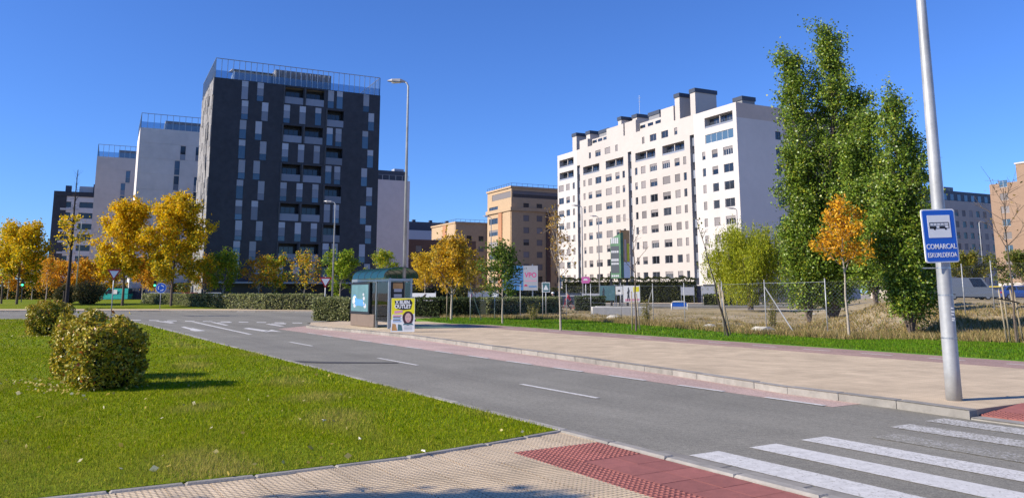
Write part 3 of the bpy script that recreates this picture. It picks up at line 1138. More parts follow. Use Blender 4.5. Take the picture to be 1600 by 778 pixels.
# --- charcoal tower
D1 = 115.0
W1, H1 = px_len(315, D1, 586, E1), 33.3
L1 = 17.0
b1 = building('apartment_tower', 'charcoal clad apartment tower with pale window strips and glazed roof terrace', 315, D1, W1, L1, H1)
FH = 3.0
ops, dbl = [], []
for f in range(11):
    zb = 0.3 + f * FH
    if f == 0:
        ops += [(9.8, 19.8, 0.05, 3.0, 2.2)]
        continue
    top = f in (10, 8, 6, 4, 2)
    if top:
        for s0, s1 in ((10.3, 13.1), (13.5, 16.3)):
            ops.append((s0, s1, zb + 0.15, zb + 2.75, 1.5))
            dbl.append((s0, s1, zb))
    else:
        ops.append((16.9, 19.5, zb + 0.15, zb + 2.75, 1.5))
        dbl.append((16.9, 19.5, zb))
strips = []
for f in range(1, 11):
    zb = 0.3 + f * FH
    top = f % 2 == 0
    strips.append((3.9 + (0.12 if f % 3 == 0 else 0), zb))
    strips.append((6.15 if top else 6.95, zb))
    for s in ((16.9, 18.3) if top else (10.2, 12.6, 15.0)):
        strips.append((s, zb))
    strips.append((22.6 if top else 23.5, zb))
for s, zb in strips:
    ops.append((s, s + 0.98, zb + 0.06, zb + 2.94, 0.10))
mb = MB()
wall_face(mb, 'F', W1, 0, H1, ops)
mb.build('wall', 'slate', b1)
shell(b1, W1, L1, H1, 'slate')
for s, zb in strips:                     # each strip: pale panel over glass
    v = brng.random()
    h1 = brng.choice((0.85, 0.95, 1.7)) if s > 8 and s < 22 else brng.choice((0.9, 1.4, 1.9))
    w_ = 0.94
    wo = put('window_strip', slab_mesh('window_strip', w_, h1, 0.05, 'panel_pale'), b1, (s + 0.02, 0.03, zb + 2.92 - h1))
    rest = 2.82 - h1 - 0.02
    if v < 0.5 and rest > 1.2:
        h2 = 0.6 * rest
        put('panel', slab_mesh('panel', w_, round(h2, 1), 0.05, 'panel_mid'), wo, (0, 0.004, -0.03 - round(h2, 1)))
        h3 = rest - round(h2, 1) - 0.04
        put('pane', slab_mesh('pane', w_, round(h3, 1), 0.04, 'pane_blue'), wo, (0, 0.008, -0.06 - round(h2, 1) - round(h3, 1)))
    else:
        put('pane', slab_mesh('pane', w_, round(rest, 1), 0.04, 'pane_blue' if v < 0.85 else 'panel_mid'), wo, (0, 0.008, -0.03 - round(rest, 1)))
for s0, s1, zb in dbl:
    put('balcony_front', slab_mesh('balcony_front', s1 - s0 - 0.02, 1.05, 0.06, 'panel_mid'), b1, (s0 + 0.01, 0.02, zb + 0.16))
    window(b1, 'F', s0 + 0.3, s1 - 0.3, zb + 0.2, zb + 2.4, 1.40, 3, 'frame_dark', 'pane_dark', 0)
    put('balcony_surround', slab_mesh('balcony_surround', 0.22, 2.9, 0.10, 'frame_dark'), b1, (s0 - 0.23, -0.10, zb + 0.0))
# left side of the tower: rough split-stone slabs of uneven depth, two dark windows
lops = []
for zb in (0.3 + 8 * 3.0, 0.3 + 6 * 3.0 + 0.3, 0.3 + 4 * 3.0):
    lops.append((4.2, 5.3, zb + 0.2, zb + 2.6, 0.3))
mb = MB()
wall_face(mb, 'L', L1, 0, H1, lops)
mb.build('side_wall', 'slate', b1)
for o in lops:
    window(b1, 'L', o[0] + 0.05, o[1] - 0.05, o[2] + 0.05, o[3] - 0.05, 0.15, 1, 'frame_dark', 'pane_dark', 0)
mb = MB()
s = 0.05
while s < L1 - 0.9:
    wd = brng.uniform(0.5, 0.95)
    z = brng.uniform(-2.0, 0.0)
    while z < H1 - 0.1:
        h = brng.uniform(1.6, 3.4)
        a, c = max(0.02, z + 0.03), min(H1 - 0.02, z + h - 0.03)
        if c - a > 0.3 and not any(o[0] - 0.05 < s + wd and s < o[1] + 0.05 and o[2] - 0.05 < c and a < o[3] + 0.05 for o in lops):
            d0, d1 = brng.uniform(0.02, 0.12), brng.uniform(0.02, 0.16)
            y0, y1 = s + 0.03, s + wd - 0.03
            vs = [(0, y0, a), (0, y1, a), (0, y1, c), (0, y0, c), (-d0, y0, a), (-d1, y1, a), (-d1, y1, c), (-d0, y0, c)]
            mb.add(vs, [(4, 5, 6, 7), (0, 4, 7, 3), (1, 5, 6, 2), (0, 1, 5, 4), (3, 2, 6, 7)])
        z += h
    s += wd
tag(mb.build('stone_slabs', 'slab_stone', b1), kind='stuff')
# roof terrace
railing(b1, [(0, L1 - 0.1, 0), (0.1, 0.1, 0), (W1 - 0.1, 0.1, 0), (W1 - 0.1, L1 - 0.1, 0)], H1, 2.9, 0.85)
g = MB()
g.box((0.1, 0.16, H1 + 0.05), (W1 - 0.1, 0.19, H1 + 1.15))
g.box((0.16, 0.2, H1 + 0.05), (0.19, L1 - 0.1, H1 + 1.15))
g.build('terrace_glass', 'terrace_glass', b1)
g = MB()
g.box((3.0, 2.0, H1 - 0.3), (8.4, 6.0, H1 + 1.9))
g.build('terrace_room', 'panel_pale', b1)
g = MB()
g.add([(2.6, 1.6, H1 + 1.9), (8.8, 1.6, H1 + 1.9), (8.8, 6.4, H1 + 2.6), (2.6, 6.4, H1 + 2.6), (2.6, 1.6, H1 + 2.0), (8.8, 1.6, H1 + 2.0), (8.8, 6.4, H1 + 2.7), (2.6, 6.4, H1 + 2.7)], [(0, 1, 2, 3), (4, 5, 6, 7), (0, 1, 5, 4), (1, 2, 6, 5), (3, 0, 4, 7)])
g.build('terrace_canopy', 'panel_pale', b1)
g = MB()
g.box((8.9, 1.2, H1 - 0.3), (17.6, 8, H1 + 2.6))
g.build('plant_room', 'roof_grey', b1)
for k in range(12):
    put('plant_room_fin', slab_mesh('plant_room_fin', 0.07, 2.5, 0.12, 'panel_pale'), b1, (9.0 + k * 0.75, 1.05, H1))
# ground-floor canopy
MB().box((2.0, -1.2, 3.1), (W1 - 3, 0.2, 3.35)).build('entrance_canopy', 'panel_mid', b1)


# --- the two paler towers behind it
def pale_tower(label, px, D, W, L, H, m, cols_):
    b = building('apartment_tower', label, px, D, W, L, H)
    ops = []
    sp = []
    nfl = int((H - 0.3) / 3.0)
    for f in range(nfl + 1):
        z = 0.3 + f * 3.0
        ops.append((0.05, W - 0.05, z - 0.03, z + 0.03, 0.05))
    for f in range(1, nfl):
        z = 0.3 + f * 3.0
        for i, s in enumerate(cols_):
            q = s + (0.9 if (i + f) % 3 == 0 else 0.0)
            sp.append((q, z))
            ops.append((q, q + 0.95, z + 0.06, z + 2.9, 0.12))
    mb = MB()
    # grooves and strips meet at floor lines: keep them in separate bands
    wall_face(mb, 'F', W, 0, H, ops)
    wall_face(mb, 'L', L, 0, H, [])
    mb.build('wall', m, b)
    shell(b, W, L, H, m)
    for q, z in sp:
        h1 = brng.choice((0.8, 1.2, 1.5))
        wo = put('window_strip', slab_mesh('window_strip', 0.9, 1.6, 0.04, 'pane_dark' if brng.random() < 0.3 else 'pane_blue'), b, (q + 0.025, 0.05, z + 2.84 - 1.6))
        put('panel', slab_mesh('panel', 0.9, 1.1, 0.04, brng.choice(('panel_mid', 'panel_pale', 'pane_blue'))), wo, (0, 0.003, -1.13))
    railing(b, [(0.1, L - 0.1, 0), (0.1, 0.1, 0), (W - 0.1, 0.1, 0)], H, 2.8, 1.15)
    g = MB()
    g.box((0.15, 0.2, H + 0.05), (W - 0.1, 0.24, H + 1.2))
    g.build('terrace_glass', 'terrace_glass', b)
    g = MB()
    g.box((4.5, 2.5, H - 0.3), (W - 1, 8, H + 2.2))
    g.build('plant_room', 'roof_grey', b)
    return b


pale_tower('pale grey panelled tower right behind the charcoal tower', 200, 151, 24, 17, 33.2, 'tower_pale', (6.5, 10.2))
pale_tower('warm grey tower with roof railing, third in the row of towers', 134, 184, 24, 17, 33.2, 'tower_grey', (5.4, 9.2))

# --- far left flats: dark front with white bands
b4 = building('apartment_block', 'far dark apartment block with white balcony bands and a brown side', 70, 220, 20, 14, 28.5)
ops = []
wl = []
for f in range(1, 9):
    z = 0.5 + f * 3.0
    for s0, s1, mu in ((1.0, 4.4, 2), (6.4, 12.6, 3), (14.6, 17.2, 2)):
        ops.append((s0, s1, z + 0.7, z + 2.3, 0.5))
        wl.append((s0, s1, z + 0.7, z + 2.3, mu))
mb = MB()
wall_face(mb, 'F', 20, 0, 28.5, ops)
mb.build('wall', 'shade_side_white', b4)
for s0, s1, a, c, mu in wl:
    window(b4, 'F', s0, s1, a, c, 0.35, mu, 'frame_dark', 'pane_dark', 0)
MB().box((0.02, -0.12, 0.1), (3.2, -0.02, 28.4)).build('dark_cladding', 'slate', b4)
for f in range(1, 9):
    MB().box((1.8, -0.25, 0.5 + f * 3.0 - 0.1), (6.2, -0.13, 0.5 + f * 3.0 + 0.45)).build('balcony_band', 'white_band', b4)
ops = []
for f in range(1, 9):
    z = 0.5 + f * 3.0
    ops += [(3.0, 4.6, z + 0.9, z + 2.3, 0.2), (6.5, 8.1, z + 0.9, z + 2.3, 0.2)]
mb = MB()
wall_face(mb, 'L', 14, 0, 28.5, ops)
mb.build('side_wall', 'tan_render', b4)
for o in ops:
    window(b4, 'L', o[0], o[1], o[2], o[3], 0.12, 2, 'frame_grey', 'pane_dark')
shell(b4, 20, 14, 28.5, 'grey_render', 'roof_dark')
MB().box((0, -0.3, 28.3), (20, 14, 29.6)).build('parapet', 'slate', b4)
for s, h in ((2.6, 1.9), (9.5, 2.6), (13.0, 2.8), (17.5, 2.4)):
    MB().box((s, 2, 29.6), (s + 1.5, 4, 29.6 + h)).build('chimney', 'roof_dark', b4)
MB().box((6, 3, 29.6), (18, 9, 31.6)).build('attic_storey', 'white_band', b4)

# --- plain grey flank right of the charcoal tower
W5 = px_len(560, 170, 637, E1)
b5 = building('apartment_block', 'plain lilac grey flank wall with dark attic right of the charcoal tower', 560, 170, W5, 16, 26.0)
MB().add([(0, 0, 0), (W5, 0, 0), (W5, 0, 26), (0, 0, 26)], [(0, 1, 2, 3)]).add([(0, 0, 0), (0, 16, 0), (0, 16, 26), (0, 0, 26)], [(0, 1, 2, 3)]).build('wall', 'grey_render', b5)
shell(b5, W5, 16, 26, 'grey_render', 'roof_dark')
MB().box((0.2, 1.0, 25.6), (W5 - 0.2, 15, 28.2)).build('attic_storey', 'roof_dark', b5)
railing(b5, [(0.2, 0.3, 0), (W5 - 0.2, 0.3, 0)], 26.0, 1.1, 1.5, 'steel', 0.03)
MB().box((W5 - 3, 2, 28.2), (W5 - 0.8, 4, 28.9)).build('roof_unit', 'panel_pale', b5)


# --- generic block with regular bands of windows
def band_block(name, label, px, D, W, L, H, mF, mL, wins_F, wins_L, first=1, FHT=3.0, fr='frame_dark', pane='pane_dark', shut=None, roof='roof_dark', parapet=None, depth=0.15):
    b = building(name, label, px, D, W, L, H)
    nfl = int((H - 0.4) / FHT)
    for which, wn, Ln, m in (('F', wins_F, W, mF), ('L', wins_L, L, mL)):
        ops = []
        it = []
        for f in range(first, nfl):
            z = 0.4 + f * FHT
            for q in wn:
                s0, s1, h0, h1, mu = q[:5]
                if s1 > Ln:
                    continue
                if len(q) > 5 and f not in q[5]:
                    continue
                ops.append((s0, s1, z + h0, z + h1, depth + 0.05))
                it.append((s0, s1, z + h0, z + h1, mu))
        mb = MB()
        wall_face(mb, which, Ln, 0, H, ops)
        mb.build('wall' if which == 'F' else 'side_wall', m, b)
        for s0, s1, a, c, mu in it:
            window(b, which, s0, s1, a, c, depth - 0.05, mu, fr, pane, shut)
    shell(b, W, L, H, mF, roof)
    return b


b6 = band_block('office_block', 'long blue white block with ribbon windows behind the brown flats', 600, 262, 46, 20, 22.3, 'blue_white', 'blue_white',
                [(1.0 + 9 * k, 7.6 + 9 * k, 0.8, 2.3, 4) for k in range(5)], [], 1, 3.3, 'frame_dark', 'pane_blue', 0)
MB().box((0.5, 1.0, 22.0), (45, 18, 25.2)).build('attic_storey', 'roof_dark', b6)
for k in range(7):
    MB().box((4 + 6 * k, 2, 25.2), (5 + 6 * k, 3, 26.0)).build('roof_unit', 'roof_dark', b6)
b7 = band_block('apartment_block', 'low dark brown block between the grey flank and the brown flats', 628, 176, 17.5, 10, 13.4, 'brick_brown', 'brick_brown',
                [(3.0, 4.4, 1.0, 2.3, 2), (8.2, 9.6, 1.0, 2.3, 2), (13, 14.4, 1.0, 2.3, 2)], [], 1, 3.1, 'frame_grey')

for nm, lab, px, D, H, Lf, Wf, mul_ in (('apartment_block', 'brown brick flats of seven storeys, lower than their taller twin', 711, 230, 21.6, px_len(711, 230, 673, E2), 24, 1),
                                        ('apartment_block', 'taller brown brick flats beside the long white block with glazed top storey', 799, 200, 28.0, px_len(799, 200, 761, E2), 26, 1)):
    tall = H > 25
    nf = int(H / 3.05)
    allf = list(range(1, nf - 1)) if tall else list(range(1, nf))
    topf = [nf - 1] if tall else []
    L2 = Lf
    wF = [(3.4, 5.0, 0.9, 2.4, 2, allf), (7.2, 8.8, 0.9, 2.4, 2, allf), (13.0, 22.5, 0.5, 2.3, 5, allf)]
    if tall:
        wF += [(0.4, 25.0, 0.7, 2.4, 10, topf)]
    wL = [(L2 * 0.55, L2 * 0.92, 0.7, 2.2, 3, allf)]
    if tall:
        wL += [(0.3, L2 * 0.80, 0.7, 2.3, 4, topf)]
    b = band_block(nm, lab, px, D, Wf, L2, H, 'brick_tan', 'brick_tan', wF, wL, 1, 3.05, 'frame_dark', 'pane_dark', None)
    zt = H - (6.0 if tall else 0.2)
    MB().box((-0.25, L2 * 0.36, 0.1), (-0.02, L2 * 0.50, zt)).build('pilaster', 'brick_orange', b)
    MB().box((-0.12, L2 * 0.02, 0.1), (-0.02, L2 * 0.30, zt)).build('pier', 'brick_tan', b)
    MB().box((9.9, -0.35, 0.1), (11.0, -0.02, zt)).build('downpipe_pier', 'brick_brown', b)
    for f in range(1, nf - (1 if tall else 0)):
        z = 0.4 + f * 3.05
        MB().box((12.6, -0.5, z - 0.25), (23, -0.02, z + 0.75)).build('balcony_band', 'brick_tan', b)
    if tall:
        MB().box((-0.4, -0.4, H - 5.9), (Wf + 0.2, -0.02, H - 5.0)).build('cornice', 'brick_tan', b)
        MB().box((-0.4, -0.02, H - 5.9), (-0.02, L2 + 0.3, H - 5.0)).build('cornice', 'brick_tan', b)
    MB().box((-0.3, -0.3, H - 0.1), (Wf, L2 + 0.2, H + 0.35)).build('parapet', 'brick_tan', b)
    railing(b, [(0, L2, 0), (0, 0, 0), (Wf, 0, 0)], H + 0.35, 0.7, 1.5, 'frame_dark', 0.03)
    MB().box((Wf - 5, 3, H + 0.3), (Wf - 3, 5, H + 1.8)).build('chimney', 'brick_brown', b)

# --- long white block
D10 = 132.0
LW, WW, HW = px_len(1163, D10, 873, E2), 27.0, 33.6
b10 = building('apartment_block', 'long white apartment block with rows of grey shuttered windows and stepped attics', 1163, D10, WW, LW, HW)
FHW = 2.96


def tpx(px):
    return px_len(1163, D10, px, E2)


ops, items = [], []
slots = [(11.1, 12.3), (30.7, 31.9), (50.6, 51.8)]
sects = [(0, 11.1), (12.3, 30.7), (31.9, 50.6), (51.8, LW)]


def addw(s0, wd, z, h0, h1, mu, kind='w'):
    ops.append((s0, s0 + wd, z + h0, z + h1, 1.2 if kind == 'l' else 0.22))
    items.append((s0, s0 + wd, z + h0, z + h1, mu, kind))


for f in range(1, 11):
    z = 0.5 + f * FHW
    # near end section (windows counted from the corner)
    if f == 10:
        addw(0.9, 7.2, z, 0.35, 2.25, 2, 'l')
    elif f == 9:
        addw(0.9, 7.2, z, 0.55, 2.15, 5, 'g')
    else:
        addw(1.2, 2.4, z, 0.75, 2.2, 2, 'd' if f in (3, 4, 8) else 'w')
        addw(5.0, 1.5, z, 0.75, 2.2, 1)
        addw(8.2, 0.85, z, 0.75, 2.2, 1)
    for a, c in sects[1:3]:
        Ls = c - a
        if f == 10:
            for s, wd in ((0.19, 0.9), (0.34, 2.1), (0.54, 2.1), (0.75, 0.8)):
                addw(a + Ls * s, wd, z, 0.75, 2.1, 1 if wd < 1 else 2)
        elif f == 9:
            addw(a + 1.6, 6.6, z, 0.35, 2.2, 2, 'l')
            addw(c - 8.0, 6.6, z, 0.35, 2.2, 2, 'l')
        else:
            addw(a + 1.2, 0.85, z, 0.75, 2.2, 1)
            addw(a + 3.1, 1.5, z, 0.75, 2.2, 1)
            addw(a + 6.0, 2.3, z, 0.75, 2.2, 2, 'd' if (f + int(a)) % 4 == 0 or f == 1 else 'w')
            addw(a + 10.0, 2.3, z, 0.75, 2.2, 2, 'd' if (f + int(a)) % 5 == 0 else 'w')
            addw(a + 13.7, 1.5, z, 0.75, 2.2, 1)
            addw(a + 16.4, 0.85, z, 0.75, 2.2, 1)
    a = sects[3][0]
    if f >= 9:
        addw(a + 1.5, 6.4, z, 0.35, 2.2, 2, 'l')
    else:
        addw(a + 1.1, 0.9, z, 0.75, 2.2, 1)
        addw(a + 3.3, 1.6, z, 0.75, 2.2, 1)
        addw(a + 6.0, 2.3, z, 0.75, 2.2, 2)
for s0, s1 in slots:
    ops.append((s0, s1, 3.0, HW - 3.6, 1.0, 0, 1))
for a, c, m in ((0, 11.1, 'white_band'), (11.1, 51.8, 'white_render'), (51.8, LW, 'white_band')):
    mb = MB()
    wall_face(mb, 'L', c, 0, HW, [o for o in ops if a - 0.01 <= o[0] and o[1] <= c + 0.01], a)
    mb.build('wall', [m, 'frame_grey'], b10)
for s0, s1, z0, z1, mu, kind in items:
    if kind == 'l':
        window(b10, 'L', s0 + 0.1, s1 - 0.1, z0, z1 - 0.1, 1.08, 4, 'frame_grey', 'pane_dark', 0)
        MB().box((0.35, (s0 + s1) / 2 - 0.09, z0 + 0.005), (0.6, (s0 + s1) / 2 + 0.09, z1 - 0.005)).build('loggia_pillar', 'white_render', b10)
        MB().box((0.06, s0 + 0.02, z0 + 0.004), (0.12, s1 - 0.02, z0 + 0.35)).build('balustrade', 'panel_mid', b10)
    elif kind == 'g':
        window(b10, 'L', s0, s1, z0, z1, 0.1, mu, 'frame_white', 'pane_blue', 0)
    elif kind == 'd':
        wo = window(b10, 'L', s0, s1, z0, z1, 0.12, 4, 'frame_white', 'pane_dark', 0.3)
    else:
        window(b10, 'L', s0, s1, z0, z1, 0.12, mu, 'frame_grey', 'pane_dark')
for s0, s1 in slots:                      # stair slots: grey panels between dark landings
    for f in range(1, 10):
        z = 0.5 + f * FHW
        put('stair_panel', slab_mesh('stair_panel', s1 - s0 - 0.1, 1.5, 0.05, 'panel_mid'), b10, (0.5, s1 - 0.05, z + 0.9), -math.pi / 2)
# white vertical bands and plinth
for a, c in ((0, 10.6), (sects[3][0] + 0.5, LW)):
    pass
MB().box((-0.25, -0.3, 2.75), (-0.02, LW, 3.15)).build('plinth_cornice', 'white_band', b10)
fops = []
for f in range(1, 11):
    z = 0.5 + f * FHW
    fops.append((8.6, 9.9, z + 0.75, z + 2.2, 0.2))
mb = MB()
wall_face(mb, 'F', 10.4, 0, HW - 2.6, fops)
mb.build('gable_wall', 'shade_side_white', b10)
for o in fops:
    window(b10, 'F', o[0], o[1], o[2], o[3], 0.12, 2, 'frame_dark', 'pane_dark', 0)
MB().add([(10.4, 0, 0), (WW, 0, 0), (WW, 0, HW), (10.4, 0, HW)], [(0, 1, 2, 3)]).add([(0, 0, HW - 2.6), (10.4, 0, HW - 2.6), (10.4, 0, HW), (0, 0, HW)], [(0, 1, 2, 3)]).build('gable_cladding', 'tan_render', b10)
shell(b10, WW, LW, HW, 'tan_render', 'roof_grey')
# stepped attics with dark caps
def attic(y0, y1, x0, x1, h, m='white_render', cap=True, capm='roof_dark'):
    MB().box((x0, y0, HW - 0.34), (x1, y1, HW + h)).build('attic_storey', m, b10)
    if cap:
        MB().box((x0 - 0.15, y0 - 0.15, HW + h), (x1 + 0.15, y1 + 0.15, HW + h + 0.75)).build('attic_cap', capm, b10)


attic(11.6, 13.0, 1.0, 6.0, 4.5)
attic(15.5, 16.9, 0.5, 3.4, 4.4)
attic(17.1, 21.0, 0.3, 8.0, 3.0, cap=False)
attic(6.5, 8.7, 7.5, 10.5, 2.6, 'roof_grey')
attic(21.2, 29.5, 1.4, 9.0, 2.0, cap=False)
attic(25.0, 28.5, 3.0, 7.0, 3.4, 'roof_grey')
attic(29.6, 33.5, 0.5, 8.0, 2.8, cap=False)
attic(32.6, 34.2, 3.0, 7.0, 4.1)
attic(35.4, 36.6, 1.0, 4.0, 3.9)
attic(33.7, 40.0, 0.3, 8.0, 2.7, cap=False)
attic(40.2, 47.5, 1.4, 9.0, 1.8, cap=False)
attic(43.5, 47.0, 3.0, 7.0, 3.1, 'roof_grey')
attic(49.3, 50.9, 2.0, 6.0, 3.5)
attic(47.8, 51.2, 0.4, 8.0, 2.0, cap=False)
attic(53.2, 55.0, 0.8, 4.0, 3.6)
for y in (22.5, 25.0, 27.6, 41.2, 43.4, 45.6):
    place('attic_window', slab_mesh('attic_window', 1.7, 0.6, 0.05, 'pane_dark'), b10, 'L', y, y + 1.7, HW + 0.9, 1.36)
MB().tube([(4, 33, HW + 5), (4, 33, HW + 9)], 0.05, 5).tube([(4, 32.4, HW + 8.4), (4, 33.6, HW + 8.4)], 0.04, 4).tube([(4, 32.6, HW + 7.6), (4, 33.4, HW + 7.6)], 0.04, 4).build('aerial', 'steel', b10)

# --- right edge: grey block and brick block
b11 = band_block('apartment_block', 'grey apartment block with small windows behind the bus stop sign', 1440, 214, 36, 16, 27.0, 'ashlar', 'ashlar',
                 [(1.0 + 3.1 * k, 2.5 + 3.1 * k, 0.7, 2.4, 2) for k in range(11)], [(2, 4, 0.8, 2.2, 2), (8, 10, 0.8, 2.2, 2)], 1, 3.1, 'frame_dark', 'pane_dark')
MB().box((-0.2, 0.6, 26.6), (36, 15, 29.8)).build('attic_storey', 'roof_dark', b11)
MB().box((17, 3, 29.8), (21, 8, 31.3)).build('roof_unit', 'roof_grey', b11)
for k in range(12):
    put('attic_window', slab_mesh('attic_window', 1.4, 1.7, 0.05, 'pane_blue'), b11, (1 + 3 * k, 0.56, 27.2))
# its lit side runs towards the camera, so its near corner lies beyond the right edge of the view
L12 = 40.0
c12 = np.array(AT(1562, 188)) - E2 * L12
b12 = thing('apartment_block', 'orange brown brick block cut off by the right edge, pale ground floor', 'building', (c12[0], c12[1], 0), GRID_A)
ops = []
for f in range(1, 9):
    z = 1.2 + f * 3.0
    for s in (L12 - 4.2, L12 - 13, L12 - 18, L12 - 26, L12 - 31):
        ops.append((s, s + 1.9, z + 0.8, z + 2.4, 0.2))
mb = MB()
wall_face(mb, 'L', L12, 4.0, 27.0, ops)
mb.build('wall', 'brick_right', b12)
for o in ops:
    window(b12, 'L', o[0], o[1], o[2], o[3], 0.1, 2, 'frame_white', 'pane_blue')
MB().add([(0, 0, 0), (0, L12, 0), (0, L12, 4), (0, 0, 4)], [(0, 1, 2, 3)]).build('ground_floor', 'white_band', b12)
MB().add([(0, L12, 0), (20, L12, 0), (20, L12, 27), (0, L12, 27)], [(0, 1, 2, 3)]).add([(0, 0, 0), (20, 0, 0), (20, 0, 27), (0, 0, 27)], [(0, 1, 2, 3)]).add([(0, 0, 27), (20, 0, 27), (20, L12, 27), (0, L12, 27)], [(0, 1, 2, 3)]).build('rear_wall', 'brick_right', b12)
MB().box((0.3, 0.2, 27), (14, L12 - 6.4, 31.0)).build('upper_storey', 'brick_right', b12)
MB().box((0.1, 0, 31.0), (14.2, L12 - 6.2, 31.35)).build('parapet', 'white_band', b12)

# ---------------------------------------------------------------- trees, shrubs, hedges
def skeleton(rng, H, trunk_h, r0, n1, ang, prof, n2, len2, up=0.35, lean=(0, 0), top=0.92, wob=0.02):
    """trunk, limbs and twigs as tubes; returns (tubes, twig points with direction)"""
    tubes, twigs = [], []
    tp = []
    for k in range(7):
        f = k / 6
        tp.append(Vector((lean[0] * f * H + rng.normal(0, wob) * H * f * 0.5, lean[1] * f * H + rng.normal(0, wob) * H * f * 0.5, f * H * top)))
    tubes.append((tp, [max(0.012, r0 * (1 - 0.88 * k / 6)) for k in range(7)], 7))

    def trunk_at(z):
        f = min(max(z / (H * top), 0), 0.999) * 6
        k = int(f)
        return tp[k].lerp(tp[k + 1], f - k)
    az = rng.uniform(0, 6.28)
    for i in range(n1):
        az += 2.4 + rng.normal(0, 0.35)
        f = (i + rng.uniform(0, 0.8)) / n1
        z0 = trunk_h + (H * top - trunk_h) * f * 0.96
        p = trunk_at(z0)
        a = R(rng.uniform(*ang)) * (1 - 0.35 * f)
        ln = prof(f) * rng.uniform(0.75, 1.15)
        d = Vector((math.cos(az) * math.sin(a), math.sin(az) * math.sin(a), math.cos(a)))
        pts = [p.copy()]
        for k in range(4):
            d = (d + Vector((rng.normal(0, 0.10), rng.normal(0, 0.10), up * 0.25 + rng.normal(0, 0.08)))).normalized()
            p = p + d * ln / 4
            pts.append(p.copy())
        rr = r0 * 0.42 * (1 - 0.6 * f)
        tubes.append((pts, [max(0.008, rr * (1 - 0.85 * k / 4)) for k in range(5)], 5))
        twigs.append((pts[3], pts[4]))
        for j in range(n2):
            q = rng.uniform(0.2, 1.0) * 4
            k = min(3, int(q))
            s = pts[k].lerp(pts[k + 1], q - k)
            dd = (d * 0.6 + Vector(rng.normal(0, 0.75, 3)) + Vector((0, 0, 0.15))).normalized()
            e = s + dd * len2 * rng.uniform(0.5, 1.2)
            tubes.append(([s, e], [max(0.006, rr * 0.22), 0.004], 3))
            twigs.append((s, e))
    return tubes, twigs


def tube_mesh(name, tubes, m):
    mb = MB()
    for p, r, n in tubes:
        mb.tube(p, r, n, cap=False)
    return mb.mesh(name, m, smooth=True)


def leaf_points(rng, twigs, nleaf, sig, bias=0.35):
    k = rng.integers(0, len(twigs), nleaf)
    A = np.array([tuple(t[0]) for t in twigs])[k]
    B = np.array([tuple(t[1]) for t in twigs])[k]
    f = rng.uniform(bias, 1.08, (nleaf, 1))
    return A + (B - A) * f + rng.normal(0, sig, (nleaf, 3)), k


def make_tree(name, label, loc, seed, H, trunk_h, r0, n1, ang, prof, n2, len2, nleaf, sig, size, pal, wts, bark='bark', up=0.35, lean=(0, 0), group=None, cat='tree', lm='leaf', hang=0.0, zmin=None, zmax=None, grad=None, wob=0.02, asp=0.6, top=0.92):
    rng = np.random.default_rng(seed)
    t = thing(name, label, cat, loc, 0, group)
    tubes, twigs = skeleton(rng, H, trunk_h, r0, n1, ang, prof, n2, len2, up, lean, top, wob)
    put('trunk', tube_mesh('trunk', tubes, bark), t)
    if nleaf:
        P, k = leaf_points(rng, twigs, nleaf, sig)
        if zmin is not None:
            P = P[P[:, 2] > zmin]
            k = k[:len(P)]
        if zmax is not None:
            P = P[P[:, 2] < zmax]
        c = pick_cols(rng, len(P), pal, wts)
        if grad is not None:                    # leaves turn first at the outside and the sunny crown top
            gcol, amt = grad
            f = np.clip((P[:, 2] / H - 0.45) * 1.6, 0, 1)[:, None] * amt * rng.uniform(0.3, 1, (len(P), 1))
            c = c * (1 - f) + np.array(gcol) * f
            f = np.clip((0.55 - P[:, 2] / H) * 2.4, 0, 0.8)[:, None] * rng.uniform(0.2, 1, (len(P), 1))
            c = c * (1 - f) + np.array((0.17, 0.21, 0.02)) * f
        put('crown', leaves('crown', P, size, c, rng, lm, asp, hang=hang), t)
    return t


def gz(x, y, z=0.0):
    p = G(x, y, z)
    return (p[0], p[1], z)


def az_(px, D, z):
    p = AT(px, D)
    return (p[0], p[1], z)


oval = lambda w: (lambda f: 1.28 * w * (0.62 + 1.6 * f * (1 - f) * 1.1) * (1 - 0.5 * f))
YEL = [(0.82, 0.50, 0.008), (0.85, 0.58, 0.015), (0.70, 0.44, 0.01), (0.46, 0.40, 0.015), (0.20, 0.24, 0.02)]
ORA = [(0.68, 0.31, 0.015), (0.74, 0.40, 0.02), (0.52, 0.24, 0.02), (0.50, 0.38, 0.03)]
GRN = [(0.13, 0.21, 0.02), (0.19, 0.27, 0.025), (0.10, 0.16, 0.02), (0.36, 0.34, 0.03)]
BRT = [(0.27, 0.38, 0.02), (0.20, 0.31, 0.02), (0.40, 0.42, 0.03), (0.15, 0.22, 0.02)]
POP = [(0.145, 0.225, 0.02), (0.19, 0.28, 0.025), (0.09, 0.155, 0.018), (0.27, 0.335, 0.05), (0.36, 0.37, 0.03)]

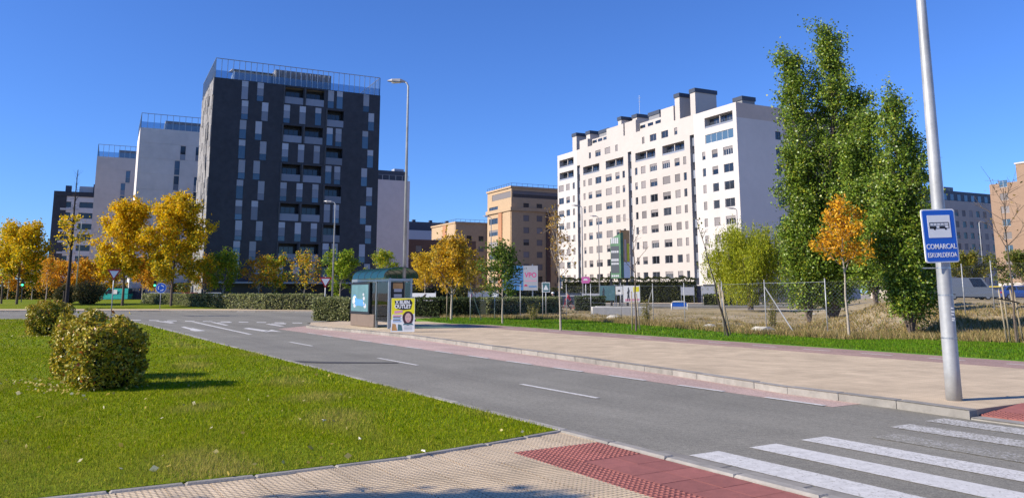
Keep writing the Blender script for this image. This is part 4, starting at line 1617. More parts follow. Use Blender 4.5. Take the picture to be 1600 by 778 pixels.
# poplars on the waste ground
def poplar(label, px, D, seed, leaders, r0, nleaf, sig, size, bark):
    """several upright leaders from one root, ascending limbs, small glossy leaves"""
    rng = np.random.default_rng(seed)
    X, Y = AT(px, D)
    t = thing('poplar_tree', label, 'tree', (X, Y, float(lot_z(X, Y)) - 0.1), 0, 'poplars on the waste ground')
    tubes, twigs, wts = [], [], []
    for lx, ly, H, wd, n1 in leaders:
        tb, tw = skeleton(rng, H, 0.5, r0 * (0.5 + 0.5 * H / leaders[0][2]), n1, (24, 52), lambda f: wd * (0.75 + 1.5 * f * (1 - f)) * (1 - 0.62 * f), 13, 0.16 * wd + 0.35, 0.55, (lx / H, ly / H), 0.95, 0.012)
        tubes += tb
        twigs += tw
    put('trunk', tube_mesh('trunk', tubes, bark), t)
    P, k = leaf_points(rng, twigs, nleaf, sig, 0.2)
    P = P[P[:, 2] > 0.35]
    c = pick_cols(rng, len(P), POP, [4, 4, 3, 2.5, 1.0])
    put('crown', leaves('crown', P, size, c, rng, 'glossy_leaf', 0.8), t)
    return t


poplar('tallest dark green poplar with several upright leaders behind the orange sapling', 1300, 45.5, 31, ((0.8, 0, 17.4, 3.9, 46), (-1.6, 0.3, 16.2, 3.1, 34), (2.1, -0.4, 13.4, 3.0, 30), (-2.2, -0.6, 9.6, 2.6, 22), (2.2, 0.6, 10.2, 2.6, 22), (-2.3, 0.5, 5.2, 2.4, 16), (2.6, -0.6, 6.4, 2.8, 20), (0.3, -1.2, 4.6, 2.2, 14)), 0.24, 125000, 0.19, 0.135, 'bark')
poplar('second slimmer poplar between the tallest poplar and the sign pole', 1420, 31.5, 33, ((-0.1, 0, 10.0, 2.1, 34), (0.85, 0.2, 8.2, 1.8, 26), (-0.9, -0.2, 6.2, 1.7, 20), (0.6, -0.5, 5.0, 1.6, 16), (1.0, 0.3, 3.6, 1.5, 14), (-1.1, 0.3, 4.4, 1.7, 14), (-0.2, -0.7, 3.0, 1.5, 14)), 0.075, 60000, 0.11, 0.10, 'bark')
poplar('low leafy poplar sucker filling the gap between two poplars', 1368, 39, 35, ((0.2, 0, 9.9, 2.1, 26), (-0.9, 0, 8.6, 2.0, 22), (0.9, 0, 7.4, 2.0, 20)), 0.09, 34000, 0.14, 0.12, 'bark')
poplar('low poplar thicket on the willow side of the tallest poplar', 1262, 45, 36, ((0.3, 0, 6.6, 2.2, 22), (-0.8, 0.2, 5.4, 1.9, 18), (1.0, -0.2, 5.0, 1.9, 16)), 0.08, 19000, 0.16, 0.135, 'bark')
# small orange tree before the poplars
make_tree('young_tree', 'small tree with orange yellow leaves in front of the poplars', gz(1327, 528, 0.12), 41, 5.0, 2.3, 0.055, 13, (40, 75), lambda f: 1.35 * (1 - 0.5 * f), 10, 0.5, 2600, 0.10, 0.13, [(0.72, 0.37, 0.02), (0.78, 0.46, 0.03), (0.58, 0.29, 0.02)], [3, 3, 2], 'bark_pale', up=0.3, lean=(-0.01, 0))
# willow
t = thing('willow_tree', 'wide yellow green weeping willow before the white block', 'tree', az_(1172, 76, 0.2))
rng = np.random.default_rng(51)
tubes, twigs = skeleton(rng, 6.0, 1.2, 0.28, 26, (50, 88), lambda f: 5.6 * (1 - 0.5 * f), 6, 1.3, up=0.3)
put('trunk', tube_mesh('trunk', tubes, 'bark'), t)
P, k = leaf_points(rng, twigs, 4200, 0.4)
n = 12
Q = np.repeat(P, n, axis=0)
fall = rng.uniform(0, 1, (len(Q), 1)) * np.repeat(rng.uniform(0.6, 2.6, (len(P), 1)), n, axis=0)
Q[:, 2:3] -= fall
Q += rng.normal(0, 0.06, Q.shape)
Q = Q[Q[:, 2] > 0.4]
put('crown', leaves('crown', Q, 0.22, pick_cols(rng, len(Q), [(0.32, 0.36, 0.015), (0.40, 0.41, 0.02), (0.20, 0.25, 0.015), (0.46, 0.43, 0.03)], [4, 3, 3, 1]), rng, 'leaf', 0.3, hang=0.75), t)

# yellow trees on the far lawn
for k, (px, D, z, H, lab, sd, wdt, nl, pal, wts) in enumerate((
        (192, 87, 0.42, 11.0, 'tall yellow tree directly above the teal van', 61, 3.3, 11000, YEL, [4, 4, 3, 2, 1.5]),
        (268, 86, 0.40, 11.5, 'tall yellow tree with greener skirt beside the blue round sign', 63, 3.6, 12500, YEL, [4, 3, 3, 3, 3]),
        (27, 92, 0.5, 8.3, 'yellow green tree at the left edge beside the traffic light', 65, 3.3, 8500, YEL, [3, 2, 3, 4, 4]))):
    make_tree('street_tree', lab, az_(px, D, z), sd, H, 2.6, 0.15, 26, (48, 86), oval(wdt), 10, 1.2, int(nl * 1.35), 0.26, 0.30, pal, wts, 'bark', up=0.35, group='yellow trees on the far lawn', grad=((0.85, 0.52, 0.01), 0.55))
make_tree('street_tree', 'slim half bare tree at the very left edge', az_(3, 95, 0.5), 66, 8.2, 3.0, 0.12, 12, (30, 60), oval(3.0), 6, 1.0, 2500, 0.22, 0.28, YEL, [3, 2, 3, 3, 3], 'bark', group='yellow trees on the far lawn')
make_tree('young_tree', 'dark trunked sapling with a small yellow tuft and bare tip', gz(102, 494, 0.05), 67, 11.4, 4.6, 0.16, 16, (35, 75), lambda f: 1.6 * (1 - f) ** 1.6 + 0.12, 5, 0.55, 1100, 0.16, 0.24, YEL, [4, 4, 3, 2, 1], 'bark_dark', up=0.3, zmax=7.6, wob=0.004, top=0.97)
make_tree('young_tree', 'small pale stemmed tree with thin orange crown behind the rear bush', az_(72, 84, 0.3), 68, 5.0, 1.6, 0.07, 12, (25, 55), lambda f: 1.5 * (1 - 0.4 * f), 6, 0.5, 900, 0.15, 0.2, ORA, [3, 3, 3, 1], 'bark_pale')
# orange background trees left
for k, (px, D, H, wdt, pal, lab) in enumerate(((50, 128, 6.5, 3.0, ORA, 'orange tree just right of the left traffic light'), (92, 140, 6.2, 3.2, ORA, 'orange tree half hidden behind the dark trunked sapling'), (128, 132, 6.0, 3.0, ORA, 'orange tree between the sapling and the tall yellow tree'), (222, 125, 6.2, 2.8, ORA, 'orange tree low between the two tall yellow trees'), (160, 138, 6.4, 3.0, YEL, 'golden tree behind the give way sign on the lawn'), (12, 135, 6.0, 3.2, ORA, 'russet tree behind the left edge trees'), (245, 130, 6.4, 2.6, YEL, 'golden tree behind the blue round sign'))):
    make_tree('background_tree', lab, az_(px, D, 0.3), 80 + k, H, 1.7, 0.1, 15, (45, 82), oval(wdt), 7, 0.9, 3600, 0.26, 0.36, pal, [4, 3, 3, 2] if len(pal) == 4 else [4, 3, 3, 2, 1], 'bark_pale', group='autumn trees behind the far lawn')
# row of small trees behind the hedge at the foot of the charcoal tower
ROW = ((318, 92, 5.2, 2.5, [YEL[2], YEL[3], GRN[1], ORA[0]], 3200, 'olive and orange small tree, leftmost of the row behind the hedge'),
       (348, 90, 5.6, 2.9, [BRT[1], GRN[1], YEL[3], BRT[0]], 4200, 'bushy green small tree, second of the row behind the hedge'),
       (404, 90, 5.3, 2.2, [ORA[0], ORA[2], YEL[2], GRN[3]], 1500, 'thin orange brown small tree behind the hedge'),
       (428, 93, 5.2, 2.3, [ORA[1], GRN[1], BRT[1], YEL[3]], 2800, 'green and orange small tree beside the thin orange one'),
       (475, 88, 5.6, 2.4, [YEL[2], ORA[1], GRN[3], GRN[1]], 1300, 'sparse small tree with yellow lower leaves left of the slim lamp'),
       (531, 86, 5.4, 2.7, [BRT[0], BRT[1], BRT[2], GRN[1]], 4600, 'bright green bushy small tree right of the slim lamp'),
       (600, 100, 6.4, 2.8, [BRT[2], YEL[3], BRT[0], GRN[1]], 3600, 'yellow green tree showing above the shelter roof'))
for k, (px, D, H, wdt, pal, nl, lab) in enumerate(ROW):
    make_tree('small_tree', lab, az_(px, D, 0.1), 100 + k, H, 1.6, 0.075, 15, (42, 80), oval(wdt), 7, 0.7, nl, 0.18, 0.24, pal, [3, 3, 2, 2], 'bark_pale', group='small trees at the foot of the charcoal tower')
# trees in the middle
make_tree('small_tree', 'dense golden orange tree on the lawn right of the shelter', gz(705, 500, 0.15), 121, 4.3, 1.3, 0.08, 22, (32, 72), oval(2.2), 10, 0.6, 6600, 0.15, 0.17, [(0.60, 0.35, 0.02), (0.68, 0.42, 0.02), (0.48, 0.29, 0.02), (0.36, 0.29, 0.04)], [3, 3, 3, 2], 'bark_pale')
make_tree('small_tree', 'golden tree directly behind the green end of the shelter', az_(664, 84, 0.1), 122, 5.0, 1.5, 0.08, 16, (30, 65), oval(2.9), 8, 0.7, 4200, 0.18, 0.22, [(0.66, 0.43, 0.02), (0.70, 0.49, 0.03), (0.48, 0.35, 0.02)], [3, 3, 2], 'bark_pale')
make_tree('small_tree', 'loose ochre tree between the golden tree and the green sapling', az_(742, 84, 0.1), 123, 4.4, 1.3, 0.07, 13, (35, 70), oval(2.2), 6, 0.6, 1400, 0.18, 0.24, [(0.42, 0.28, 0.03), (0.46, 0.33, 0.05), (0.25, 0.2, 0.04)], [3, 3, 2], 'bark')
make_tree('young_tree', 'green staked sapling in front of the blue and white hoarding', gz(785, 505.5, 0.15), 124, 4.0, 1.3, 0.05, 18, (35, 72), oval(1.3), 9, 0.5, 3600, 0.12, 0.15, [(0.12, 0.19, 0.03), (0.16, 0.24, 0.03), (0.09, 0.14, 0.02), (0.28, 0.28, 0.05)], [3, 3, 2, 1], 'bark_pale')
make_tree('young_tree', 'sparse brown leaved sapling beside the corner of the white block', gz(876, 516, 0.15), 125, 5.4, 2.0, 0.05, 14, (20, 55), oval(1.2), 6, 0.5, 330, 0.12, 0.14, [(0.36, 0.2, 0.05), (0.42, 0.27, 0.05)], [1, 1], 'bark_pale', lean=(-0.01, 0))
make_tree('young_tree', 'bare staked sapling in front of the tall narrow billboard', gz(994, 517.5, 0.15), 126, 4.7, 2.3, 0.05, 6, (35, 65), lambda f: 1.1 * (1 - 0.4 * f), 2, 0.4, 0, 0.1, 0.1, None, None, 'bark', top=0.97)
make_tree('young_tree', 'leaning bare sapling tied to wooden stakes before the willow', gz(1138, 525, 0.15), 127, 4.2, 3.2, 0.045, 4, (20, 40), lambda f: 0.5, 2, 0.3, 16, 0.1, 0.12, [(0.25, 0.25, 0.05)], [1], 'bark_dark', lean=(-0.23, 0), top=0.99)
make_tree('young_tree', 'bare branched sapling between stake pairs at the right edge', gz(1589, 536, 0.15), 128, 5.6, 2.9, 0.045, 11, (30, 60), lambda f: 1.35 * (1 - 0.3 * f), 6, 0.5, 40, 0.15, 0.1, [(0.3, 0.2, 0.06)], [1], 'bark')
# its crown stays out of view to the left; only its shadow reaches the front pavement
make_tree('young_tree', 'young street tree whose shadow falls on the front pavement', (-9.2, 4.42, 0.05), 129, 6.0, 3.6, 0.06, 14, (35, 75), oval(0.72), 8, 0.4, 2200, 0.12, 0.18, GRN, [3, 3, 2, 1], 'bark')
# trees near the parked cars
make_tree('background_tree', 'yellow green spreading tree behind the silver van', az_(1517, 104, 1.0), 131, 4.6, 1.4, 0.1, 18, (50, 85), oval(3.6), 8, 0.9, 5200, 0.25, 0.28, [(0.20, 0.20, 0.03), (0.13, 0.15, 0.02), (0.27, 0.22, 0.03)], [3, 3, 2], 'bark')
make_tree('background_tree', 'olive green tree behind the blue car at the right edge', az_(1600, 100, 1.0), 132, 4.8, 1.4, 0.1, 18, (50, 85), oval(3.4), 8, 0.9, 4600, 0.25, 0.28, [(0.14, 0.17, 0.03), (0.11, 0.14, 0.02), (0.25, 0.22, 0.03)], [3, 3, 2], 'bark')
# ragged broom-like shrubs on the waste ground and lawn edge
for k, (x, y, s, H, lab) in enumerate(((1010, 505, 0.45, 1.25, 'spiky yellow green shrub on the lawn edge by the staked sapling'), (1208, 512, 0.3, 1.4, 'thin yellowish weed beside the braced fence post'), (832, 500, 0.5, 1.0, 'low olive shrub at the foot of the chain link fence'))):
    rng = np.random.default_rng(140 + k)
    p = G(x, y, 0.15)
    t = thing('wild_shrub', lab, 'shrub', (p[0], p[1], float(lot_z(p[0], p[1])) - 0.05))
    tubes, twigs = [], []
    for i in range(26):
        a, sp = rng.uniform(0, 6.28), rng.uniform(0.1, 1.0) * s
        b_ = Vector((math.cos(a) * sp * 0.3, math.sin(a) * sp * 0.3, 0))
        e = Vector((math.cos(a) * sp, math.sin(a) * sp, H * rng.uniform(0.6, 1.1)))
        tubes.append(([b_, b_.lerp(e, 0.5) + Vector((0, 0, 0.08)), e], [0.012, 0.009, 0.004], 3))
        twigs.append((b_, e))
    put('stems', tube_mesh('stems', tubes, 'stake_wood'), t)
    P, kk = leaf_points(rng, twigs, 900, 0.05, 0.2)
    put('foliage', leaves('foliage', P, 0.09, pick_cols(rng, len(P), [(0.24, 0.22, 0.04), (0.30, 0.25, 0.06), (0.15, 0.16, 0.03)]), rng, 'leaf', 0.35, hang=-0.6), t)


def shell_points(rng, n, sx, sy, sz, jit, round_=3.0):
    """points on a rounded box of half sizes sx, sy and height sz, mostly near its surface"""
    d = rng.normal(size=(n, 3))
    d /= (np.abs(d) ** round_).sum(1, keepdims=True) ** (1 / round_)
    r = 1 - np.abs(rng.normal(0, jit, (n, 1)))
    P = d * r
    ang = np.arctan2(P[:, 1], P[:, 0])
    lump = 1 + 0.07 * np.sin(3 * ang + 2.1 * P[:, 2]) + 0.06 * np.sin(7 * ang + 5 * P[:, 2]) + 0.05 * np.sin(11 * P[:, 2] + 4 * ang)
    P[:, 0] *= sx * lump
    P[:, 1] *= sy * lump
    P[:, 2] = (P[:, 2] * 0.5 + 0.5) * sz * (0.93 + 0.08 * np.sin(ang * 3) + 0.05 * np.sin(9 * P[:, 0]))
    return P


def core(name, sx, sy, sz, parent, rz=0):
    me = bpy.data.meshes.new(name)
    bm = bmesh.new()
    bmesh.ops.create_icosphere(bm, subdivisions=3, radius=1)
    for v in bm.verts:
        d = v.co
        q = (abs(d.x) ** 3 + abs(d.y) ** 3 + abs(d.z) ** 3) ** (1 / 3)
        v.co = Vector((d.x / q * sx * 0.72, d.y / q * sy * 0.72, (d.z / q * 0.5 + 0.5) * sz * 0.8))
    bm.to_mesh(me)
    bm.free()
    me.materials.append(MATS['hedge_core'])
    return put(name, me, parent, None, rz)


def bush(label, loc, sx, sy, sz, n, size, seed, rz=0.0):
    rng = np.random.default_rng(seed)
    t = thing('garden_bush', label, 'bush', loc, rz, 'clipped bushes on the left lawn')
    P = shell_points(rng, n, sx, sy, sz, 0.10, 7.0)
    P = P[(P[:, 2] > 0.12) | (rng.random(len(P)) < 0.25)]
    n = len(P)
    c = pick_cols(rng, n, [(0.20, 0.22, 0.012), (0.31, 0.29, 0.015), (0.48, 0.38, 0.03), (0.10, 0.13, 0.012), (0.62, 0.48, 0.08), (0.36, 0.11, 0.03)], [3, 4, 4, 2, 3, 0.5])
    f = np.clip((P[:, 2] / sz - 0.6) * 2.2, 0, 1)[:, None] * rng.uniform(0, 1, (n, 1)) * 0.6
    c = c * (1 - f) + np.array((0.52, 0.34, 0.03)) * f
    put('foliage', leaves('foliage', P, size, c, rng, 'glossy_leaf', 0.5), t)
    # shoots that stand out of the clipped outline
    m = 150
    B = shell_points(rng, m, sx, sy, sz, 0.02)
    up_ = rng.normal(0, 0.5, (m, 3)) + np.array((0, 0, 1.0)) + B / np.array((sx, sy, sz)) * 0.8
    up_ /= np.linalg.norm(up_, axis=1, keepdims=True)
    S = np.concatenate([B + up_ * rng.uniform(0.0, 0.17, (m, 1)) + rng.normal(0, 0.018, (m, 3)) for _ in range(7)])
    put('shoots', leaves('shoots', S, size * 1.1, pick_cols(rng, len(S), [(0.50, 0.34, 0.03), (0.32, 0.29, 0.03), (0.18, 0.22, 0.02), (0.36, 0.12, 0.03)], [3, 3, 2, 0.6]), rng, 'glossy_leaf', 0.42), t)
    core('twigs', sx, sy, sz, t)
    return t


p = G(137, 612, 0.05)
bush('large clipped bush with yellowing glossy leaves nearest on the lawn', (p[0], p[1] + 0.62, 0.03), 0.60, 0.60, 1.27, 11000, 0.08, 151, R(41))
p2 = G(106, 594, 0.05)
bush('rear half of the bush pair, bronze tipped, touching the large bush', (p2[0] + 0.05, p2[1] + 0.35, 0.03), 0.50, 0.58, 1.36, 8500, 0.08, 153, 0.5)
p = G(66, 525, 0.05)
bush('smaller round bronze green bush farther back at the sapling foot', (p[0], p[1] + 0.4, 0.03), 0.72, 0.70, 1.40, 8000, 0.095, 152, 0.1)


def hedge(name, label, pts, wd, ht, dens, size, pal, wts, seed, z=0.1, cat='hedge', ragged=0.12):
    """clipped hedge along a line of points: a rough box of leaves round a twiggy core"""
    rng = np.random.default_rng(seed)
    t = thing(name, label, cat, (pts[0][0], pts[0][1], z))
    P = []
    mb = MB()
    o = Vector((pts[0][0], pts[0][1], 0))
    for a, b in zip(pts[:-1], pts[1:]):
        a, b = Vector((a[0], a[1], 0)) - o, Vector((b[0], b[1], 0)) - o
        L = (b - a).length
        d = (b - a) / L
        nn = Vector((-d.y, d.x, 0))
        area = L * (2 * ht + wd)
        n = int(area * dens)
        s = rng.uniform(-0.02, 1.02, n)
        u = rng.uniform(0, 2 * ht + wd, n)
        side = np.where(u < ht, -wd / 2, np.where(u > ht + wd, wd / 2, u - ht - wd / 2))
        zz = np.where(u < ht, u, np.where(u > ht + wd, 2 * ht + wd - u, ht))
        wv = 1 + ragged * np.sin(s * L * 2.1) + ragged * 0.7 * np.sin(s * L * 5.3 + 1)
        Q = np.outer(s * L, np.array(d)) + np.outer(side * (1 - np.abs(rng.normal(0, 0.12, n))), np.array(nn)) + np.array(a)
        Q[:, 2] = zz * (0.94 + 0.06 * wv) + rng.normal(0, 0.05, n)
        P.append(Q)
        h, q = ht * 0.86, wd * 0.36
        vs = [a - nn * q, b - nn * q, b + nn * q, a + nn * q]
        mb.add(vs + [v + Vector((0, 0, h)) for v in vs], [(0, 1, 5, 4), (1, 2, 6, 5), (2, 3, 7, 6), (3, 0, 4, 7), (4, 5, 6, 7)])
    P = np.concatenate(P)
    P = P[P[:, 2] > 0.02]
    put('foliage', leaves('foliage', P, size, pick_cols(rng, len(P), pal, wts), rng, 'leaf', 0.6), t)
    mb.build('twigs', 'hedge_core', t)
    return t


HG = [(0.25, 0.27, 0.10), (0.32, 0.33, 0.15), (0.15, 0.18, 0.06), (0.42, 0.40, 0.20)]
HD = [(0.07, 0.10, 0.035), (0.11, 0.14, 0.05), (0.05, 0.07, 0.02)]
hedge('hedge', 'long clipped grey green hedge along the far side of the junction', [AT(228, 101), AT(262, 96), AT(330, 88), AT(420, 81.5), AT(505, 79.5)], 1.1, 1.5, 75, 0.2, HG, [4, 3, 3, 1.5], 161)
hedge('hedge', 'short leafy hedge block ending left of the shelter', [AT(497, 49.2), AT(552, 48.6)], 1.3, 1.3, 420, 0.13, HG, [4, 3, 3, 1], 162, 0.13)
hedge('hedge', 'dark hedge behind the yellow poster and lawn', [AT(632, 58), AT(690, 57.5), AT(748, 58)], 1.4, 1.25, 260, 0.14, HD, [3, 2, 3], 163, 0.13)
hedge('hedge', 'low grey hedge behind the fence right of the dark hedge', [AT(752, 62), AT(820, 66), AT(868, 70)], 1.4, 1.25, 180, 0.16, HG, [3, 2, 4, 1], 164, 0.1)
hedge('hedge', 'dark low hedge between the cyclists and the concrete blocks', [AT(898, 78), AT(945, 78)], 1.4, 1.3, 160, 0.17, HD, [3, 2, 3], 165, 0.1)
hedge('shrub_row', 'row of dark shrubs along the garden wall of the white block', [AT(880, 124), AT(950, 122.5), AT(1030, 120.5), AT(1088, 119.5)], 2.0, 3.6, 40, 0.3, [(0.06, 0.075, 0.025), (0.10, 0.11, 0.03), (0.04, 0.05, 0.015)], [3, 2, 3], 166, 0.3, 'shrubs', 0.5)
for k, (px, D, sx, sz, lab) in enumerate(((104, 98, 1.5, 2.5, 'brown grey thicket, the half nearer the dark trunked sapling'), (138, 97, 1.9, 2.9, 'olive brown thicket, the half nearer the teal van'))):
    rng = np.random.default_rng(167 + k)
    t = thing('thicket', lab, 'shrubs', az_(px, D, 0.4), 0, 'thicket on the far lawn')
    P = shell_points(rng, 3600, sx, 1.3, sz, 0.3, 2.2)
    put('foliage', leaves('foliage', P, 0.26, pick_cols(rng, len(P), [(0.20, 0.17, 0.06), (0.14, 0.14, 0.05), (0.26, 0.18, 0.07)], [3, 3, 2]), rng, 'leaf', 0.4), t)
    core('twigs', sx * 0.8, 0.9, sz * 0.8, t)
hedge('undergrowth', 'mixed olive and rust undergrowth beyond the far lawn trees', [AT(-60, 150), AT(80, 152), AT(250, 158), AT(330, 150)], 3.0, 3.4, 26, 0.45, [(0.13, 0.17, 0.03), (0.30, 0.20, 0.03), (0.10, 0.13, 0.03), (0.40, 0.22, 0.03)], [3, 2, 3, 1], 170, 0.0, 'shrubs', 0.5)
hedge('undergrowth', 'dark shrub mass under the brown flats behind the golden trees', [AT(560, 108), AT(640, 104), AT(760, 102), AT(872, 108)], 2.4, 2.2, 45, 0.3, [(0.05, 0.06, 0.02), (0.08, 0.09, 0.025), (0.14, 0.12, 0.03)], [3, 3, 1], 168, 0.1, 'shrubs', 0.5)
hedge('undergrowth', 'dusty green shrubs below the willow by the street', [AT(1100, 100), AT(1185, 99)], 1.6, 1.2, 70, 0.24, [(0.13, 0.15, 0.04), (0.18, 0.18, 0.06)], [3, 2], 169, 0.3, 'shrubs', 0.4)

# ---------------------------------------------------------------- street furniture
def pole_mesh(h, r0, r1, n=10):
    mb = MB()
    mb.tube([(0, 0, 0), (0, 0, h)], [r0, r1], n)
    return mb


def street_lamp(label, loc, h, r0, r1, arm=1.0, az=math.pi, head=0.75, m='galvanised', group='street lamps'):
    t = thing('street_lamp', label, 'lamp', loc, az, group)
    MB().tube([(0, 0, 0), (0, 0, h - 0.25), (0.08, 0, h - 0.08), (0.3, 0, h)], [r0, r1, r1 * 0.9, r1 * 0.8], 12).build('pole', m, t, True)
    MB().tube([(0, 0, 0), (0, 0, 0.03)], [r0 * 1.8, r0 * 1.8], 12).build('base_plate', m, t)
    MB().box((r0 * 0.75, -0.05, 0.7), (r0 * 1.02, 0.05, 1.05)).build('hatch', 'galvanised', t)
    x0 = 0.15
    vs, w0 = [], 0.16
    prof = [(x0, 0.05, 0.07), (x0 + head * 0.25, 0.15, 0.15), (x0 + head * 0.7, 0.17, 0.12), (x0 + head, 0.08, 0.03)]
    mb = MB()
    for x, wd, ht in prof:
        for yy, zz in ((-wd, 0), (wd, 0), (wd * 0.7, ht), (-wd * 0.7, ht)):
            vs.append((x, yy, h - 0.05 + zz + (x - x0) * 0.12))
    fs = [(0, 1, 2, 3), (12, 15, 14, 13)]
    for k in range(3):
        for j in range(4):
            fs.append((k * 4 + j, k * 4 + (j + 1) % 4, k * 4 + 4 + (j + 1) % 4, k * 4 + 4 + j))
    mb.add(vs, fs)
    hd = mb.build('lamp_head', 'lamp_housing', t)
    MB().box((x0 + head * 0.3, -0.11, h - 0.075 + 0.03), (x0 + head * 0.75, 0.11, h - 0.05 + 0.03)).build('lens', 'lamp_glass', hd)
    return t


# the big pole with the bus stop sign
pp = G(1491, 625, ZK)
lp = thing('street_lamp', 'thick tapered galvanised lamp pole carrying the blue bus stop sign', 'lamp', (pp[0], pp[1], ZK), math.pi * 0.83, 'street lamps')
MB().tube([(0, 0, 0), (0, 0, 0.5), (0, 0, 1.45), (0, 0, 7.2), (0, 0, 11.6), (-0.1, 0, 11.9), (0.4, 0, 12.0)], [0.118, 0.115, 0.110, 0.070, 0.05, 0.05, 0.045], 20).build('pole', 'galvanised', lp, True)
for z in (0.95, 1.62, 2.05):
    rr = 0.118 - z * 0.0066 + 0.004
    MB().tube([(0, 0, z), (0, 0, z + 0.022)], [rr, rr], 20).build('band', 'steel', lp)
MB().box((0.02, 0, 0), (0.24, 0.012, 0.018)).build('band_tail', 'steel', lp, loc=(0.08, -0.11, 2.055), rz=0.4)
MB().box((0.10, -0.10, 0.75), (0.132, -0.02, 0.76)).build('hatch_seam', 'dark_metal', lp)
lh = MB()
lh.box((0.3, -0.16, 11.95), (1.1, 0.16, 12.1))
lh.build('lamp_head', 'lamp_housing', lp)
for k, (z, wd) in enumerate(((1.50, 0.035), (1.445, 0.045), (1.40, 0.035), (1.34, 0.045), (1.31, 0.035))):     # small white stickers
    o = MB().box((0, 0, 0), (wd, 0.003, 0.016)).build('sticker', 'sign_white', lp)
    a = math.radians(-96)
    d = Vector((-0.06, -1, 0)).normalized()
    q = Matrix.Rotation(-math.pi * 0.83, 3, 'Z') @ Vector((0.012, -0.1125, 0))
    o.location = (q.x, q.y, z - ZK + 0.05)
    o.rotation_euler = (0, 0.1, -math.pi * 0.83)

# bus stop sign (faces the oncoming traffic)
sx, sy = pp[0] - 0.085, pp[1] - 0.145
sg = thing('bus_stop_sign', 'blue bus stop sign with white bus panel reading COMARCAL ESKUALDEKOA', 'sign', (sx, sy, 2.70), R(14))
sg.rotation_euler = (0, R(-2.0), R(8))


def rrect(w_, h_, r, n=5):
    pts = []
    for cx, cy, a0 in ((w_ / 2 - r, h_ / 2 - r, 0), (-w_ / 2 + r, h_ / 2 - r, 90), (-w_ / 2 + r, -h_ / 2 + r, 180), (w_ / 2 - r, -h_ / 2 + r, 270)):
        for k in range(n + 1):
            a = R(a0 + 90 * k / n)
            pts.append((cx + r * math.cos(a), cy + r * math.sin(a)))
    return pts


UP = Matrix(((1, 0, 0, 0), (0, 0, -1, 0), (0, 1, 0, 0), (0, 0, 0, 1)))     # xy plane -> xz plane, out of the sign = -y


def plate(name, poly, y0, y1, m, parent, dx=0, dz=0):
    """flat plate in the xz plane, front at y = -y1"""
    mb = MB()
    mb.prism([(x + dx, z + dz) for x, z in poly], y0, y1, 0, UP)
    return mb.build(name, m, parent)


SW, SH = 0.655, 0.95
sg.scale = (0.9, 0.9, 0.9)
plate('backing', rrect(SW, SH, 0.05), -0.02, 0.0, 'sign_white', sg)
plate('blue_field', rrect(SW - 0.045, SH - 0.045, 0.035), 0.0, 0.004, 'sign_blue', sg)
wp = plate('white_panel', rrect(0.44, 0.40, 0.004), 0.004, 0.008, 'sign_white', sg, 0.0, 0.165)


def ink(poly, name='bus_symbol', m='ink_black', y=0.008, t=0.002):
    return plate(name, poly, y, y + t, m, wp)


bz = 0.14
ink([(-0.185, bz + 0.085), (0.185, bz + 0.085), (0.185, bz + 0.098), (-0.185, bz + 0.098)])
ink([(0.178, bz), (0.19, bz), (0.19, bz + 0.092), (0.178, bz + 0.092)])
ink([(-0.19, bz), (-0.178, bz), (-0.178, bz + 0.092), (-0.19, bz + 0.092)])
ink([(-0.19, bz - 0.015), (-0.06, bz - 0.015), (-0.06, bz + 0.032), (-0.19, bz + 0.032)])
ink([(0.0, bz - 0.015), (0.11, bz - 0.015), (0.11, bz + 0.032), (0.0, bz + 0.032)])
ink([(-0.06, bz - 0.015), (0.0, bz - 0.015), (0.0, bz - 0.006), (-0.06, bz - 0.006)])
ink([(0.11, bz - 0.012), (0.19, bz - 0.012), (0.19, bz - 0.004), (0.11, bz - 0.004)])
ink([(-0.18, bz + 0.042), (0.18, bz + 0.042), (0.18, bz + 0.048), (-0.18, bz + 0.048)])
for x in (-0.095, 0.12):
    ink([(x + 0.022 * math.cos(k * 0.6283), bz - 0.018 + 0.022 * math.sin(k * 0.6283)) for k in range(10)])
for x in (-0.12, -0.05, 0.02, 0.09):
    ink([(x, bz + 0.05), (x + 0.004, bz + 0.05), (x + 0.004, bz + 0.085), (x, bz + 0.085)])
text('lettering', 'COMARCAL', 0.128, 'sign_white', sg, (0, -0.0065, -0.195), (R(90), 0, 0), 0.0015, bold=0.0015, sx=0.84)
text('lettering', 'ESKUALDEKOA', 0.118, 'sign_white', sg, (0, -0.0065, -0.345), (R(90), 0, 0), 0.0015, bold=0.001, sx=0.70)
MB().box((-0.10, 0.02, 0.2), (0.10, 0.05, 0.25)).box((-0.10, 0.02, -0.3), (0.10, 0.05, -0.25)).build('bracket', 'steel', sg)

# lamps
p = AT(631, 38.5)
street_lamp('tall lamp post standing in front of the bus shelter', (p[0], p[1], ZK), 12.0, 0.095, 0.05, az=math.pi * 0.92, head=0.95)
for px, D, h, lab, z in ((519, 82, 10.9, 'slim lamp rising behind the hedge left of the shelter', 0.1), (561, 128, 9.4, 'short lamp right against the charcoal tower edge', 0.1), (911, 97, 12.0, 'lamp post in front of the far end of the white block', 0.2),
                         (1157, 106, 12.6, 'lamp post in front of the willow', 0.2), (937, 118, 12.6, 'thin lamp just left of the tall billboard', 0.3), (767, 112, 12.2, 'thin lamp in front of the lit side of the tall brown flats', 0.1),
                         (1540, 128, 12.0, 'lamp rising from the car park before the grey block', 1.0), (118, 118, 12.0, 'lamp left of the tall yellow tree before the far dark block', 0.3)):
    p = AT(px, D)
    street_lamp(lab, (p[0], p[1], z), h, 0.10, 0.055, az=math.pi * (0.95 if px != 1540 else 0.1), head=1.1)


def sign_post(name, label, loc, h, rz=0.0, r=0.035):
    t = thing(name, label, 'sign', loc, rz)
    MB().tube([(0, 0, 0), (0, 0, h)], [r, r], 8).build('post', 'galvanised', t, True)
    return t


